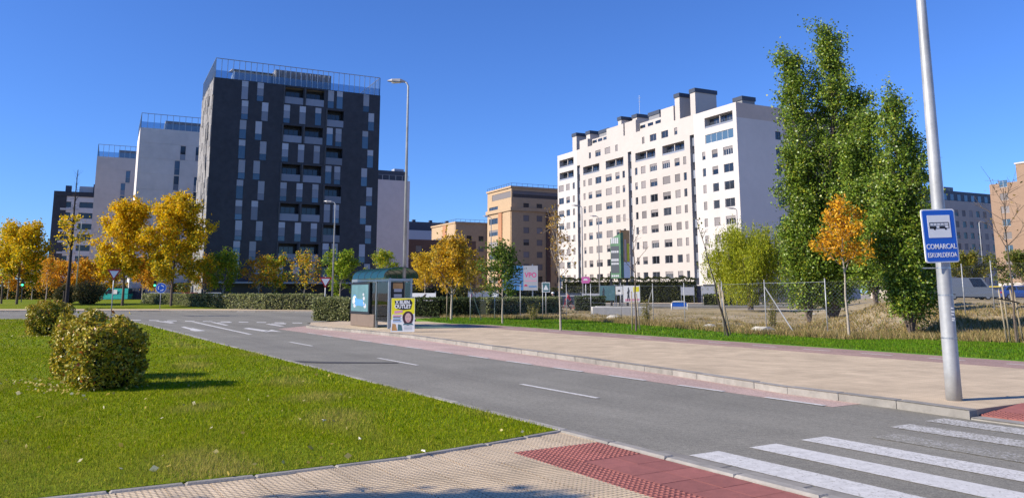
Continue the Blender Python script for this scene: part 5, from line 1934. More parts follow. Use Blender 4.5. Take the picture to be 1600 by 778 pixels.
def give_way(label, loc, h, s=0.8, rz=0.0):
    t = sign_post('give_way_sign', label, loc, h, rz)
    tri = lambda k: [(-s / 2 * k, s * 0.43 * k), (0, -s * 0.43 * k), (s / 2 * k, s * 0.43 * k)]
    zc = h - 0.38
    plate('red_border', tri(1.0), 0.04, 0.052, 'sign_red', t, 0, zc)
    plate('white_face', tri(0.66), 0.053, 0.058, 'sign_white', t, 0, zc + 0.035 * s)
    return t


p = G(173, 498)
give_way('give way sign on the lawn behind the bushes', (p[0], p[1], 0.04), 3.35, 0.9, 0.3)
p = AT(508, 52)
give_way('give way sign standing in the short hedge by the shelter', (p[0], p[1], 0.1), 2.7, 0.8, 0.2)
p = AT(1151, 98)
give_way('pale give way sign at the street in front of the willow', (p[0], p[1], 0.2), 2.9, 0.75, -0.1)
p = AT(251, 80)
t = sign_post('roundabout_sign', 'round blue roundabout sign in front of the long hedge', (p[0], p[1], 0.1), 2.55, 0.2)
ring = lambda r, n=20: [(r * math.cos(2 * math.pi * k / n), r * math.sin(2 * math.pi * k / n)) for k in range(n)]
plate('white_disc', ring(0.50), 0.04, 0.05, 'sign_white', t, 0, 2.15)
plate('blue_disc', ring(0.46), 0.051, 0.056, 'sign_blue', t, 0, 2.15)
for k in range(3):
    a0 = k * 2.094 + 0.3
    arc = [(0.30 * math.cos(a0 + q * 0.27), 0.30 * math.sin(a0 + q * 0.27)) for q in range(6)] + [(0.21 * math.cos(a0 + q * 0.27), 0.21 * math.sin(a0 + q * 0.27)) for q in range(5, -1, -1)]
    plate('arrow', arc, 0.057, 0.061, 'sign_white', t, 0, 2.15)
p = AT(853, 62)
t = sign_post('crossing_sign', 'small square blue pedestrian sign beside the sparse brown sapling', (p[0], p[1], 0.1), 2.5)
plate('panel', rrect(0.62, 0.75, 0.03), 0.04, 0.05, 'sign_white', t, 0, 2.1)
plate('blue_field', rrect(0.54, 0.66, 0.03), 0.051, 0.055, 'print_cyan', t, 0, 2.1)
plate('triangle', [(-0.2, -0.2), (0.2, -0.2), (0, 0.2)], 0.056, 0.06, 'sign_white', t, 0, 2.1)
p = AT(915.5, 88)
t = sign_post('shop_sign', 'pink direction sign on a grey pole before the white block', (p[0], p[1], 0.1), 3.4, 0, 0.05)
plate('panel', [(-0.45, 0.35), (0.35, 0.35), (0.52, 0.0), (0.35, -0.35), (-0.45, -0.35)], 0.06, 0.1, 'sign_pink', t, 0, 3.05)
plate('emblem', [(-0.3, -0.05), (0.25, -0.05), (0.1, 0.15), (-0.15, 0.15)], 0.101, 0.106, 'sign_white', t, 0, 3.05)
p = AT(1175, 82)
t = sign_post('notice_sign', 'white notice with dark figure on a post beside the willow lamp', (p[0], p[1], 0.15), 2.0)
plate('panel', rrect(0.42, 0.62, 0.02), 0.04, 0.05, 'sign_white', t, 0, 1.65)
plate('figure', [(-0.1, 0.0), (0.1, 0.0), (0.06, 0.2), (-0.06, 0.2)], 0.051, 0.055, 'ink_black', t, 0, 1.62)
plate('caption', [(-0.16, -0.22), (0.16, -0.22), (0.16, -0.12), (-0.16, -0.12)], 0.051, 0.055, 'sign_red', t, 0, 1.65)
p = AT(775, 66)
t = sign_post('notice_sign', 'small white notice board left of the blue and white hoarding', (p[0], p[1], 0.1), 1.6)
plate('panel', rrect(0.4, 0.6, 0.02), 0.04, 0.05, 'sign_white', t, -0.1, 1.4)

# traffic lights
for px, D, lab, zz in ((34, 105, 'traffic light showing green at the left edge', 0.4), (241, 112, 'traffic light showing green left of the blue round sign', 0.4)):
    p = AT(px, D)
    t = thing('traffic_light', lab, 'traffic light', (p[0], p[1], zz), 0.2, 'traffic lights at the junction')
    MB().tube([(0, 0, 0), (0, 0, 2.2)], [0.06, 0.06], 8).build('post', 'dark_metal', t)
    MB().box((-0.17, -0.14, 2.2), (0.17, 0.14, 3.2)).build('housing', 'black_frame', t)
    for k, m in enumerate(('signal_green', 'black_frame', 'black_frame')):
        plate('lens', ring(0.13 if k == 0 else 0.11), 0.141, 0.16, m, t, 0, 2.38 + 0.32 * k)

# ---- bus shelter
p = G(548, 508, ZK)
sh = thing('bus_shelter', 'bus shelter with curved green blue roof and lit blue poster panel', 'bus shelter', (p[0], p[1], ZK), math.atan2(-RD[1], -RD[0]))
SL, SWD, SHH = 4.95, 1.15, 2.2
for x, y in ((0.05, 0.05), (SL - 0.05, 0.05), (0.05, SWD), (SL - 0.05, SWD), (3.35, 0.05), (3.0, SWD)):
    MB().box((x - 0.05, y - 0.05, 0), (x + 0.05, y + 0.05, SHH)).build('post', 'steel', sh)
for y in (0.05, SWD):
    MB().box((0, y - 0.06, SHH), (SL, y + 0.06, SHH + 0.14)).build('roof_beam', 'steel', sh)
for x in (0.06, SL - 0.06):
    MB().box((x - 0.05, 0.11, SHH + 0.01), (x + 0.05, SWD - 0.06, SHH + 0.12)).build('cross_beam', 'steel', sh)
na = 12
nb = 5
for k in range(nb):
    mb = MB()
    xa, xb = 0.75 + (SL - 0.75) * k / nb + 0.02, 0.75 + (SL - 0.75) * (k + 1) / nb - 0.02
    vs = []
    for j in range(na + 1):
        a = math.pi * (1 - j / na)
        y = SWD / 2 + 0.05 + (SWD / 2 + 0.32) * math.cos(a)
        z = SHH + 0.14 + 0.52 * math.sin(a) ** 0.8
        vs += [(xa, y, z), (xb, y, z)]
    mb.add(vs, [(2 * j, 2 * j + 1, 2 * j + 3, 2 * j + 2) for j in range(na)])
    mb.build('roof_pane', 'roof_plastic', sh, True)
for k in range(nb + 1):
    x = 0.75 + (SL - 0.75) * k / nb
    pts = []
    for j in range(na + 1):
        a = math.pi * (1 - j / na)
        pts.append((x, SWD / 2 + 0.05 + (SWD / 2 + 0.32) * math.cos(a), SHH + 0.14 + 0.52 * math.sin(a) ** 0.8))
    MB().tube(pts, 0.016, 5).build('roof_rib', 'dark_metal', sh)
# poster cabinet on the road side
MB().box((0.12, -0.06, 0.02), (3.3, 0.16, 0.62)).build('plinth', 'brown_panel', sh)
cab = MB().box((0.12, -0.10, 0.62), (2.75, 0.14, 2.16)).build('poster_cabinet', 'black_frame', sh)
pc = plate('poster', [(0.26, 0.74), (2.61, 0.74), (2.61, 2.06), (0.26, 2.06)], 0.101, 0.106, 'print_cyan', cab)
prng = random.Random(4)
for k in range(16):
    x, z, r = prng.uniform(0.6, 2.3), prng.uniform(1.0, 1.75), prng.uniform(0.05, 0.16)
    plate('poster_print', [(x + r * 1.6 * math.cos(q * 0.9), z + r * math.sin(q * 0.9)) for q in range(7)], 0.107, 0.1075 + 0.0003 * k, prng.choice(('print_blue', 'print_blue', 'print_grey', 'sign_white')), cab)
plate('poster_print', [(0.8, 1.05), (2.0, 1.0), (1.9, 1.32), (0.95, 1.36)], 0.107, 0.113, 'print_blue', cab)
MB().box((2.8, -0.02, 0.62), (3.3, 0.02, 2.16)).build('glass_panel', 'clear_glass', sh)
MB().box((3.4, 0.03, 0.35), (SL - 0.12, 0.05, 2.16)).build('glass_panel', 'clear_glass', sh)
for xa, xb in ((0.12, 2.92), (3.08, SL - 0.12)):
    MB().box((xa, SWD - 0.012, 0.3), (xb, SWD + 0.012, 2.16)).build('glass_panel', 'clear_glass', sh)
    MB().box((xa, SWD - 0.03, 0.2), (xb, SWD + 0.03, 0.28)).build('glass_rail', 'steel', sh)
# timetable panel on the near end
inf = MB().box((SL - 0.04, 0.12, 0.55), (SL + 0.02, 0.78, 2.16)).build('timetable_panel', 'black_frame', sh)
MB().box((SL + 0.021, 0.2, 1.84), (SL + 0.027, 0.70, 2.11)).build('notice', 'print_orange', inf)
for z in (1.2, 1.45, 1.7):
    MB().box((SL + 0.021, 0.25, z), (SL + 0.027, 0.65, z + 0.15)).build('notice', 'print_grey', inf)
MB().box((SL + 0.021, 0.2, 0.6), (SL + 0.027, 0.70, 1.05)).build('notice', 'print_yellow', inf)
MB().box((SL - 0.03, 0.82, 0.3), (SL - 0.01, SWD - 0.06, 2.16)).build('glass_panel', 'clear_glass', sh)
MB().box((0.05, 0.11, 0.3), (0.07, SWD - 0.06, 2.16)).build('glass_panel', 'clear_glass', sh)
MB().box((2.9, 0.7, 0.46), (4.7, 1.03, 0.50)).box((3.2, 0.84, 0), (3.26, 0.9, 0.46)).box((4.4, 0.84, 0), (4.46, 0.9, 0.46)).build('bench', 'steel', sh)

# ---- poster stand on the pavement
p = G(629, 519, ZK)
ps = thing('poster_stand', 'yellow topped advertising board reading OUTLET on the pavement by the shelter', 'poster', (p[0], p[1], ZK), R(6))
PW, PH = 1.0, 1.42
tilt = R(5)


def leafplate(sgn):
    q = put('board', None, ps)
    return q


bd = MB()
bd.prism(rrect(PW, PH, 0.01), 0, 0.015, 0, UP)
front = bd.build('board', 'sign_white', ps)
front.location = (0, 0.0, PH / 2 * math.cos(tilt) + 0.02)
front.rotation_euler = (-tilt, 0, 0)
bk = put('board', front.data, ps, (0, 0.30, PH / 2 * math.cos(tilt) + 0.02))
bk.rotation_euler = (-tilt, 0, math.pi)


def pr(poly, m, lvl, name='print'):
    return plate(name, poly, 0.015 + 0.001 * lvl, 0.016 + 0.001 * lvl, m, front)


pr([(-0.49, -0.2), (0.49, 0.05), (0.49, 0.70), (-0.49, 0.70)], 'print_yellow', 0)
pr([(-0.37, 0.60), (0.30, 0.66), (0.40, 0.52), (0.34, 0.24), (0.02, 0.20), (-0.30, 0.26), (-0.34, 0.42)], 'ink_black', 1)
text('lettering', 'X BUEN', 0.20, 'sign_white', front, (-0.02, -0.0185, 0.53), (R(90), 0, 0), 0.001, bold=0.008, sx=0.85)
text('lettering', 'OUTLET', 0.22, 'sign_white', front, (-0.01, -0.0185, 0.35), (R(90), 0, 0), 0.001, bold=0.009, sx=0.85)
pr([(-0.36, 0.05), (-0.02, 0.10), (-0.02, 0.20), (-0.36, 0.17)], 'print_pink', 2)
pr([(-0.44, -0.30), (-0.02, -0.30), (-0.02, 0.02), (-0.44, 0.02)], 'sign_white', 1)
for k in range(5):
    pr([(-0.41, -0.05 - 0.06 * k), (-0.06 - 0.04 * (k % 2), -0.05 - 0.06 * k), (-0.06 - 0.04 * (k % 2), -0.015 - 0.06 * k), (-0.41, -0.015 - 0.06 * k)], ('print_crimson', 'print_slate', 'print_blue', 'print_slate', 'print_blue')[k], 3)
pr([(0.22 + 0.24 * math.cos(a) * (1.0 if math.sin(a) > 0 else 0.95), -0.12 + (0.28 if math.sin(a) > 0 else 0.32) * math.sin(a)) for a in np.linspace(0, 2 * math.pi, 18, endpoint=False)], 'print_hair', 2)
pr([(0.225 + 0.135 * math.cos(a), -0.12 + 0.20 * math.sin(a)) for a in np.linspace(0, 2 * math.pi, 16, endpoint=False)], 'print_skin', 4)
pr([(0.185, -0.235), (0.265, -0.235), (0.255, -0.26), (0.195, -0.26)], 'print_crimson', 5)
for x in (0.175, 0.275):
    pr([(x - 0.025, -0.085), (x + 0.025, -0.085), (x + 0.02, -0.065), (x - 0.02, -0.065)], 'print_hair', 5)
pr([(0.0, -0.42), (0.46, -0.42), (0.40, -0.36), (0.05, -0.36)], 'print_cyan', 3)
pr([(-0.46, -0.66), (-0.22, -0.66), (-0.30, -0.38), (-0.44, -0.36)], 'print_orange', 1)
pr([(-0.21, -0.66), (0.0, -0.66), (-0.05, -0.42), (-0.2, -0.38)], 'print_cyan', 1)
for z in (-0.50, -0.56, -0.62):
    pr([(0.06, z), (0.40, z), (0.40, z + 0.025), (0.06, z + 0.025)], 'print_grey', 2)

# ---- chain link fence round the waste ground
FP = ((735, 49), (773, 52), (813, 55), (848, 57), (885, 58), (923, 56.5), (970, 53), (1020, 48.5), (1069, 44.5), (1128, 39.3), (1195, 36.4), (1290, 33.6), (1400, 32.2), (1506, 36.0), (1552, 38.0), (1640, 38.5))
o0 = AT(*FP[0])
fence = thing('chain_link_fence', 'wire fence on thin grey posts around the waste ground', 'fence', (o0[0], o0[1], 0))
fps = []
for px, D in FP:
    p = AT(px, D)
    z = float(lot_z(*p)) - 0.1
    fps.append((p[0] - o0[0], p[1] - o0[1], z))
fpm = MB().tube([(0, 0, 0), (0, 0, 2.35)], [0.024, 0.024], 7).tube([(0, 0, 2.35), (0, 0, 2.39)], [0.034, 0.024], 7).mesh('post', 'galvanised', True)
for i, q in enumerate(fps):
    if 1 <= i and FP[i][0] in (1400,):
        continue
    put('post', fpm, fence, q)
for i, sgn in ((0, 1), (7, -1), (10, 1)):
    a = Vector(fps[i])
    b = Vector(fps[min(i + 1, len(fps) - 1)] if sgn > 0 else fps[i - 1])
    d = (b - a)
    d.z = 0
    d.normalize()
    MB().tube([a + Vector((0, 0, 2.1)), a + d * 1.5 + Vector((0, 0, 0.15))], 0.025, 6).build('brace', 'galvanised', fence)
for i in range(len(fps) - 1):
    a, b = Vector(fps[i]), Vector(fps[i + 1])
    mb = MB()
    for z in (0.12, 1.1, 2.25):
        mb.tube([a + Vector((0, 0, z)), a.lerp(b, 0.5) + Vector((0, 0, z - 0.02)), b + Vector((0, 0, z))], 0.004, 3, cap=False)
    mb.build('strand', 'steel', fence)
    L = (b - a).length
    mb = MB()
    d = (b - a) / L
    H_ = 2.1
    stp = 0.16
    for sg_ in (1, -1):
        k = -H_
        while k < L:
            s0, s1 = max(0, k), min(L, k + H_)
            z0, z1 = s0 - k, s1 - k
            if sg_ < 0:
                z0, z1 = H_ - z0, H_ - z1
            q0, q1 = a + d * s0 + Vector((0, 0, 0.14 + z0)), a + d * s1 + Vector((0, 0, 0.14 + z1))
            tt = d * 0.0013
            mb.add([q0 - tt, q0 + tt, q1 + tt, q1 - tt], [(0, 1, 2, 3)])
            k += stp
    tag(mb.build('wire_mesh', 'steel', fence), kind='stuff')

# stakes tied to the saplings
def stake(label, x, y, h, lean=0.0, r=0.035, grp='wooden tree stakes', z=0.12):
    p = G(x, y, z)
    o = MB().tube([(0, 0, 0), (lean, 0, h)], [r, r * 0.9], 7).tube([(lean, 0, h), (lean, 0, h + 0.04)], [r * 0.9, r * 0.5], 7).build('tree_stake', 'stake_wood', None, True, (p[0], p[1], z))
    return tag(o, label, 'stake', grp)


for a in ((988, 517, 1.7, 0.0, 'upright stake on the shelter side of the bare billboard sapling'), (1000, 517, 1.6, -0.12, 'leaning stake on the willow side of the bare billboard sapling'), (1133, 524.5, 2.0, -0.18, 'outer stake on the fence side of the leaning sapling'), (1142, 524.5, 1.9, -0.35, 'crossing stake on the far side of the leaning sapling'), (1136, 525.5, 1.7, -0.1, 'short front stake of the leaning sapling'),
          (698, 500.5, 1.9, 0.0, 'thin stake left of the dense golden tree trunk'), (1574, 537, 1.75, -0.12, 'left outer stake of the right edge sapling'), (1579, 537, 1.9, -0.10, 'second stake of the right edge sapling'), (1593, 537, 1.75, -0.14, 'third stake of the right edge sapling'), (1599, 537, 1.7, -0.15, 'outermost stake of the right edge sapling')):
    stake(a[4], a[0], a[1], a[2], a[3], 0.03)
p = G(1585, 536, 0.15)
tag(MB().tube([(-0.42, 0, 1.45), (0, -0.02, 1.38), (0.30, 0, 1.30)], 0.022, 6).build('tree_tie', 'ink_black', None, False, (p[0], p[1], 0.15)), 'black rubber tie strapping the right edge sapling to its stakes', 'strap')
p = G(97, 494, 0.05)
tag(MB().tube([(0, 0, 0), (0, 0, 1.9)], [0.06, 0.055], 7).build('tree_stake', 'bark_dark', None, True, (p[0], p[1], 0.04)), 'short dark stake beside the dark trunked sapling', 'stake', 'wooden tree stakes')

# ---- hoardings and banners
def legs(t, xs, h, y=0.06, r=0.07, m='steel'):
    for x in xs:
        MB().box((x - r, y, 0), (x + r, y + 2 * r, h)).build('leg', m, t)


p = AT(813, 92)
t = thing('hoarding', 'blue and white hoarding reading VPO with a drawn tower block', 'billboard', (p[0], p[1], 0.1))
legs(t, (-1.6, 1.4), 4.9)
plate('white_board', [(0.35, 1.95), (2.0, 1.95), (2.0, 4.72), (0.35, 4.72)], 0.0, 0.06, 'print_grey', t)
plate('blue_board', [(-2.0, 1.95), (0.34, 1.95), (0.34, 4.72), (-2.0, 4.72)], 0.0, 0.06, 'print_blue', t)
for k in range(7):
    z = 2.35 + 0.3 * k
    plate('drawing', [(-1.3, z), (-0.45, z + 0.12), (0.15, z), (0.15, z + 0.1), (-0.45, z + 0.24), (-1.3, z + 0.1)], 0.061, 0.066, 'print_slate', t)
text('lettering', 'VPO', 0.78, 'print_magenta', t, (1.17, -0.063, 3.65), (R(90), 0, 0), 0.002, bold=0.012, sx=0.9)
plate('print', [(0.55, 2.95), (1.85, 2.95), (1.85, 3.08), (0.55, 3.08)], 0.061, 0.065, 'print_pink', t)
plate('emblem', [(0.62 + 0.2 * math.cos(a), 2.42 + 0.2 * math.sin(a)) for a in np.linspace(0, 3.14, 8)], 0.061, 0.065, 'print_crimson', t)
plate('print', [(0.95, 2.3), (1.85, 2.3), (1.85, 2.45), (0.95, 2.45)], 0.061, 0.065, 'print_blue', t)

p = AT(971, 96)
t = thing('billboard', 'tall two sided billboard with dark and orange faces before the white block', 'billboard', (p[0], p[1], 0.2))
for x, y, h in ((-1.05, 0.75, 4.1), (-0.1, 0.1, 4.1), (0.85, 0.7, 4.1)):
    MB().box((x - 0.12, y + 0.15, 0), (x + 0.12, y + 0.39, h)).build('leg', 'dark_metal', t)


def slant(name, a, b, z0, z1, m, y=0.0, th=0.06, zz=None):
    a, b = Vector((a[0], a[1], 0)), Vector((b[0], b[1], 0))
    d = (b - a)
    n_ = Vector((d.y, -d.x, 0)).normalized()
    q = []
    for s_ in (0, 1):
        for c, (l0, l1) in ((a, (z0, z1 if zz is None else zz[0])), (b, (z0 if zz is None else zz[2], z1 if zz is None else zz[1]))):
            off = n_ * (y - s_ * th)
            q += [c + off + Vector((0, 0, l0)), c + off + Vector((0, 0, l1))]
    return MB().add(q, [(0, 2, 3, 1), (4, 5, 7, 6), (0, 1, 5, 4), (2, 6, 7, 3), (1, 3, 7, 5), (0, 4, 6, 2)]).build(name, m, t)


A_, B_, C_ = (-1.1, 0.8), (0.0, 0.0), (1.2, 0.6)
slant('left_face', A_, B_, 3.3, 8.4, 'print_green', zz=(8.0, 8.6, 3.3))
slant('right_face', B_, C_, 3.3, 9.0, 'print_orange')
lerp2 = lambda a, b, f: (a[0] + (b[0] - a[0]) * f, a[1] + (b[1] - a[1]) * f)
slant('print', lerp2(A_, B_, 0.04), lerp2(A_, B_, 0.85), 3.9, 7.1, 'print_slate', 0.012, 0.008)
for z, h in ((7.4, 0.7), (6.3, 0.25), (5.3, 0.3), (4.9, 0.22), (3.45, 0.22)):
    for k in range(4):
        slant('print', lerp2(A_, B_, 0.08 + 0.19 * k), lerp2(A_, B_, 0.23 + 0.19 * k), z, z + h, 'print_grey', 0.022, 0.008)
slant('print', lerp2(B_, C_, 0.02), lerp2(B_, C_, 0.3), 3.32, 8.7, 'print_green', 0.012, 0.008)
slant('print', lerp2(B_, C_, 0.32), lerp2(B_, C_, 0.97), 3.32, 5.2, 'sign_white', 0.012, 0.008)
slant('print', lerp2(B_, C_, 0.42), lerp2(B_, C_, 0.62), 5.3, 7.9, 'print_skin', 0.012, 0.008)
slant('print', lerp2(B_, C_, 0.72), lerp2(B_, C_, 0.92), 5.3, 7.4, 'print_yellow', 0.012, 0.008)


def banner(label, px0, px1, D, z0, z1, m, prints, z=0.2):
    a, b = AT(px0, D), AT(px1, D)
    wd = b[0] - a[0]
    t = thing('banner', label, 'banner', ((a[0] + b[0]) / 2, D, z), 0, 'banners hung along the fence by the street')
    plate('sheet', [(-wd / 2, z0), (wd / 2, z0), (wd / 2, z1), (-wd / 2, z1)], 0, 0.03, m, t)
    for x in (-wd / 2 + 0.05, wd / 2 - 0.05):
        MB().box((x - 0.04, 0.01, 0), (x + 0.04, 0.09, z1 + 0.15)).build('post', 'steel', t)
    for poly, pm in prints:
        plate('print', [(x * wd, z0 + zz * (z1 - z0)) for x, zz in poly], 0.031, 0.036, pm, t)
    return t


FIG = lambda x: [(x - 0.05, 0.05), (x + 0.0, 0.3), (x + 0.05, 0.05), (x + 0.08, 0.08), (x + 0.05, 0.5), (x + 0.09, 0.75), (x + 0.05, 0.72), (x + 0.03, 0.9), (x - 0.02, 0.9), (x - 0.03, 0.7), (x - 0.09, 0.55), (x - 0.05, 0.5), (x - 0.08, 0.1)]
banner('white banner with a crouching dark red dancer right of the shelter', 639, 681, 80, 0.75, 1.65, 'sign_white', [([(-0.12, 0.05), (0.0, 0.2), (0.1, 0.6), (0.16, 0.9), (0.1, 0.9), (0.0, 0.6), (-0.08, 0.4), (-0.16, 0.1)], 'print_hair'), ([(0.2, 0.2), (0.4, 0.25), (0.38, 0.35), (0.2, 0.3)], 'print_pink')], 0.1)
banner('white banner with a small pink figure left of the lamp by the green sapling', 731, 753, 86, 0.55, 1.75, 'sign_white', [(FIG(-0.25), 'print_pink')], 0.1)
banner('white banner with a small grey runner beside the green sapling', 754, 779, 86, 0.62, 1.85, 'sign_white', [(FIG(0.0), 'print_slate')], 0.1)
banner('pale cyan banner with a dark running figure under the billboard', 937, 961, 90, 0.75, 2.35, 'print_cyan', [(FIG(-0.25), 'print_slate')])
banner('white banner with grey figure and pink red footer under the billboard', 974, 1000, 90, 0.55, 2.35, 'sign_white', [(FIG(-0.2), 'print_slate'), ([(-0.4, 0.05), (0.45, 0.08), (0.45, 0.22), (-0.4, 0.2)], 'print_pink'), ([(0.1, 0.6), (0.45, 0.65), (0.45, 0.95), (0.1, 0.92)], 'print_yellow')])
banner('narrow white banner between the cyan and the pink red banners', 962, 973, 90.5, 1.3, 2.3, 'sign_white', [([(-0.2, 0.4), (0.2, 0.4), (0.2, 0.6), (-0.2, 0.6)], 'print_slate')])
banner('grey board nearest the blue barrier in front of the garden wall', 1064, 1085, 112, 1.1, 2.2, 'print_grey', [], 0.35)
banner('grey board right behind the leaning sapling', 1096, 1117, 112, 1.1, 2.3, 'print_grey', [], 0.35)
banner('pale slate fence sheet between the pink sign and cyan banner', 909, 937, 92, 0.3, 1.5, 'print_grey', [], 0.2)
banner('blue grey fence sheet behind the cyclists', 872, 908, 92, 0.3, 1.55, 'container_navy', [([(-0.5, 0.7), (0.5, 0.7), (0.5, 0.8), (-0.5, 0.8)], 'print_grey')], 0.2)

# garden wall of the white block, concrete blocks, blue barrier
a, b = AT(985, 121), AT(1265, 116)
gw = thing('garden_wall', 'dark slatted garden wall along the foot of the white block', 'wall', (a[0], a[1], 0.3), math.atan2(b[1] - a[1], b[0] - a[0]))
GL = math.dist(a, b)
nn_ = 12
for k in range(nn_):
    MB().box((GL * k / nn_ + 0.03, 0, 0), (GL * (k + 1) / nn_ - 0.03, 0.2, 2.5 + 0.2 * (k % 2))).build('panel', 'wall_navy', gw)
for k, (px, wd, lab) in enumerate(((942.5, 1.15, 'left pale concrete block on the waste ground below the cyan banner'), (950, 1.1, 'middle pale concrete block on the waste ground below the cyan banner'), (970, 4.6, 'long pale concrete block below the tall billboard'))):
    p = AT(px, 63)
    o = thing('concrete_block', lab, 'concrete block', (p[0], p[1], float(lot_z(*p)) - 0.05), 0.1, 'concrete blocks on the waste ground')
    hw = wd / 2 - 0.05
    vs = [(-hw, 0, 0), (hw, 0, 0), (hw, 0.7, 0), (-hw, 0.7, 0), (-hw, 0, 0.72), (hw, 0, 0.72), (hw, 0.7, 0.72), (-hw, 0.7, 0.72), (-hw + 0.04, 0.04, 0.77), (hw - 0.04, 0.04, 0.77), (hw - 0.04, 0.66, 0.77), (-hw + 0.04, 0.66, 0.77)]
    MB().add(vs, [(0, 1, 5, 4), (1, 2, 6, 5), (2, 3, 7, 6), (3, 0, 4, 7), (4, 5, 9, 8), (5, 6, 10, 9), (6, 7, 11, 10), (7, 4, 8, 11), (8, 9, 10, 11)]).build('body', 'concrete_block', o)
    MB().tube([(-0.12, 0.35, 0.76), (-0.1, 0.35, 0.86), (0.1, 0.35, 0.86), (0.12, 0.35, 0.76)], 0.015, 5).build('lifting_loop', 'dark_metal', o)
p = AT(1061, 80)
t = thing('street_barrier', 'low white tubular barrier with a blue panel by the street', 'barrier', (p[0], p[1], 0.08))
MB().tube([(-0.78, 0, 0), (-0.78, 0, 0.6), (-0.70, 0, 0.78), (-0.55, 0, 0.84), (0.55, 0, 0.84), (0.70, 0, 0.78), (0.78, 0, 0.6), (0.78, 0, 0)], 0.045, 8).build('tube_frame', 'sign_white', t, True)
MB().box((-0.70, -0.02, 0.36), (0.70, 0.02, 0.74)).build('panel', 'sign_blue', t)
MB().box((-0.72, -0.012, 0.12), (0.72, 0.012, 0.34)).build('lower_panel', 'print_grey', t)

# ---------------------------------------------------------------- vehicles
def wheel(parent, x, y, r=0.31, wd=0.2):
    s = -1 if y < 0 else 1
    n = 16
    mb = MB()
    mb.tube([(x, y, r), (x, y - s * wd, r)], [r, r], n)
    o = mb.build('wheel', 'tyre', parent)
    MB().tube([(x, y + s * 0.008, r), (x, y - s * 0.02, r)], [r * 0.62, r * 0.62], 10).build('rim', 'rim', o)


def car(name, label, loc, rz, prof, green, wd, m, wheels, cat='car', side_windows=((0.15, 0.85),), lights=True, group=None):
    """prof: side outline (x, z) of the body below the windows; green: outline of the glasshouse"""
    t = thing(name, label, cat, loc, rz, group)
    hw = wd / 2
    n = len(prof)
    mb = MB()
    vs = []
    for s, k in ((-1, 0.0), (1, 0.0)):
        vs += [(x, s * (hw - (0.05 if z > 0.75 else (0.04 if z < 0.32 else 0))), z) for x, z in prof]
    tri = [tuple(q) for q in tessellate_polygon([[Vector((x, z, 0)) for x, z in prof]])]
    fs = [q for q in tri] + [tuple(n + i for i in q)[::-1] for q in tri] + [(i, (i + 1) % n, n + (i + 1) % n, n + i) for i in range(n)]
    mb.add(vs, fs)
    body = mb.build('body', m, t)
    bv = body.modifiers.new('soften', 'BEVEL')
    bv.width, bv.segments, bv.limit_method = 0.05, 2, 'ANGLE'
    g = len(green)
    mb = MB()
    ztop = max(z for x, z in green)
    zb = min(z for x, z in green)
    inset = lambda z: 0.06 + 0.16 * (z - zb) / (ztop - zb)
    vs = []
    for s in (-1, 1):
        vs += [(x, s * (hw - inset(z)), z) for x, z in green]
    tri = [tuple(q) for q in tessellate_polygon([[Vector((x, z, 0)) for x, z in green]])]
    mb.add(vs, tri + [tuple(g + i for i in q)[::-1] for q in tri] + [(i, (i + 1) % g, g + (i + 1) % g, g + i) for i in range(g)])
    cab_ = mb.build('cabin', m, t)
    # glazing set just proud of the cabin
    gx0, gx1 = [x for x, z in green if z == zb][0], [x for x, z in green if z == zb][-1]
    tx = sorted(x for x, z in green if z == ztop)
    za, zc = zb + 0.06, ztop - 0.08

    def xat(edge, z):
        f = (z - zb) / (ztop - zb)
        return edge[0] + (edge[1] - edge[0]) * f
    lo, hi = sorted((gx0, gx1))
    eb, ef = (lo, tx[0]), (hi, tx[-1])
    for s in (-1, 1):
        for a, b in side_windows:
            q = []
            for f, z in ((a, za), (b, za), (b, zc), (a, zc)):
                x0, x1 = xat(eb, z) + 0.08, xat(ef, z) - 0.08
                q.append((x0 + (x1 - x0) * f, s * (hw - inset(z) + 0.008), z))
            MB().add(q, [(0, 1, 2, 3)]).build('side_window', 'pane_dark', t)
    for e, sg_ in ((ef, 1), (eb, -1)):
        q = []
        for z, yy in ((za, 1), (za, -1), (zc, -1), (zc, 1)):
            q.append((xat(e, z) + sg_ * 0.012, yy * (hw - inset(z) - 0.06), z))
        MB().add(q, [(0, 1, 2, 3)]).build('windscreen' if sg_ > 0 else 'rear_window', 'pane_dark', t)
    for x in wheels:
        for s in (-1, 1):
            wheel(t, x, s * (hw - 0.01))
    xs = [x for x, z in prof]
    for s in (-1, 1):
        MB().box((max(xs) - 0.12, s * (hw - 0.32) - 0.14, 0.62), (max(xs) + 0.012, s * (hw - 0.32) + 0.14, 0.76)).build('headlight', 'lamp_glass', t)
        MB().box((min(xs) - 0.012, s * (hw - 0.22) - 0.1, 0.66), (min(xs) + 0.1, s * (hw - 0.22) + 0.1, 0.86)).build('tail_light', 'tail_glass', t)
    MB().box((min(xs) + 0.05, -hw + 0.06, 0.2), (max(xs) - 0.05, hw - 0.06, 0.3)).build('underbody', 'ink_black', t)
    MB().box((max(xs) - 0.04, -0.26, 0.38), (max(xs) + 0.015, 0.26, 0.48)).build('number_plate', 'sign_white', t)
    return t


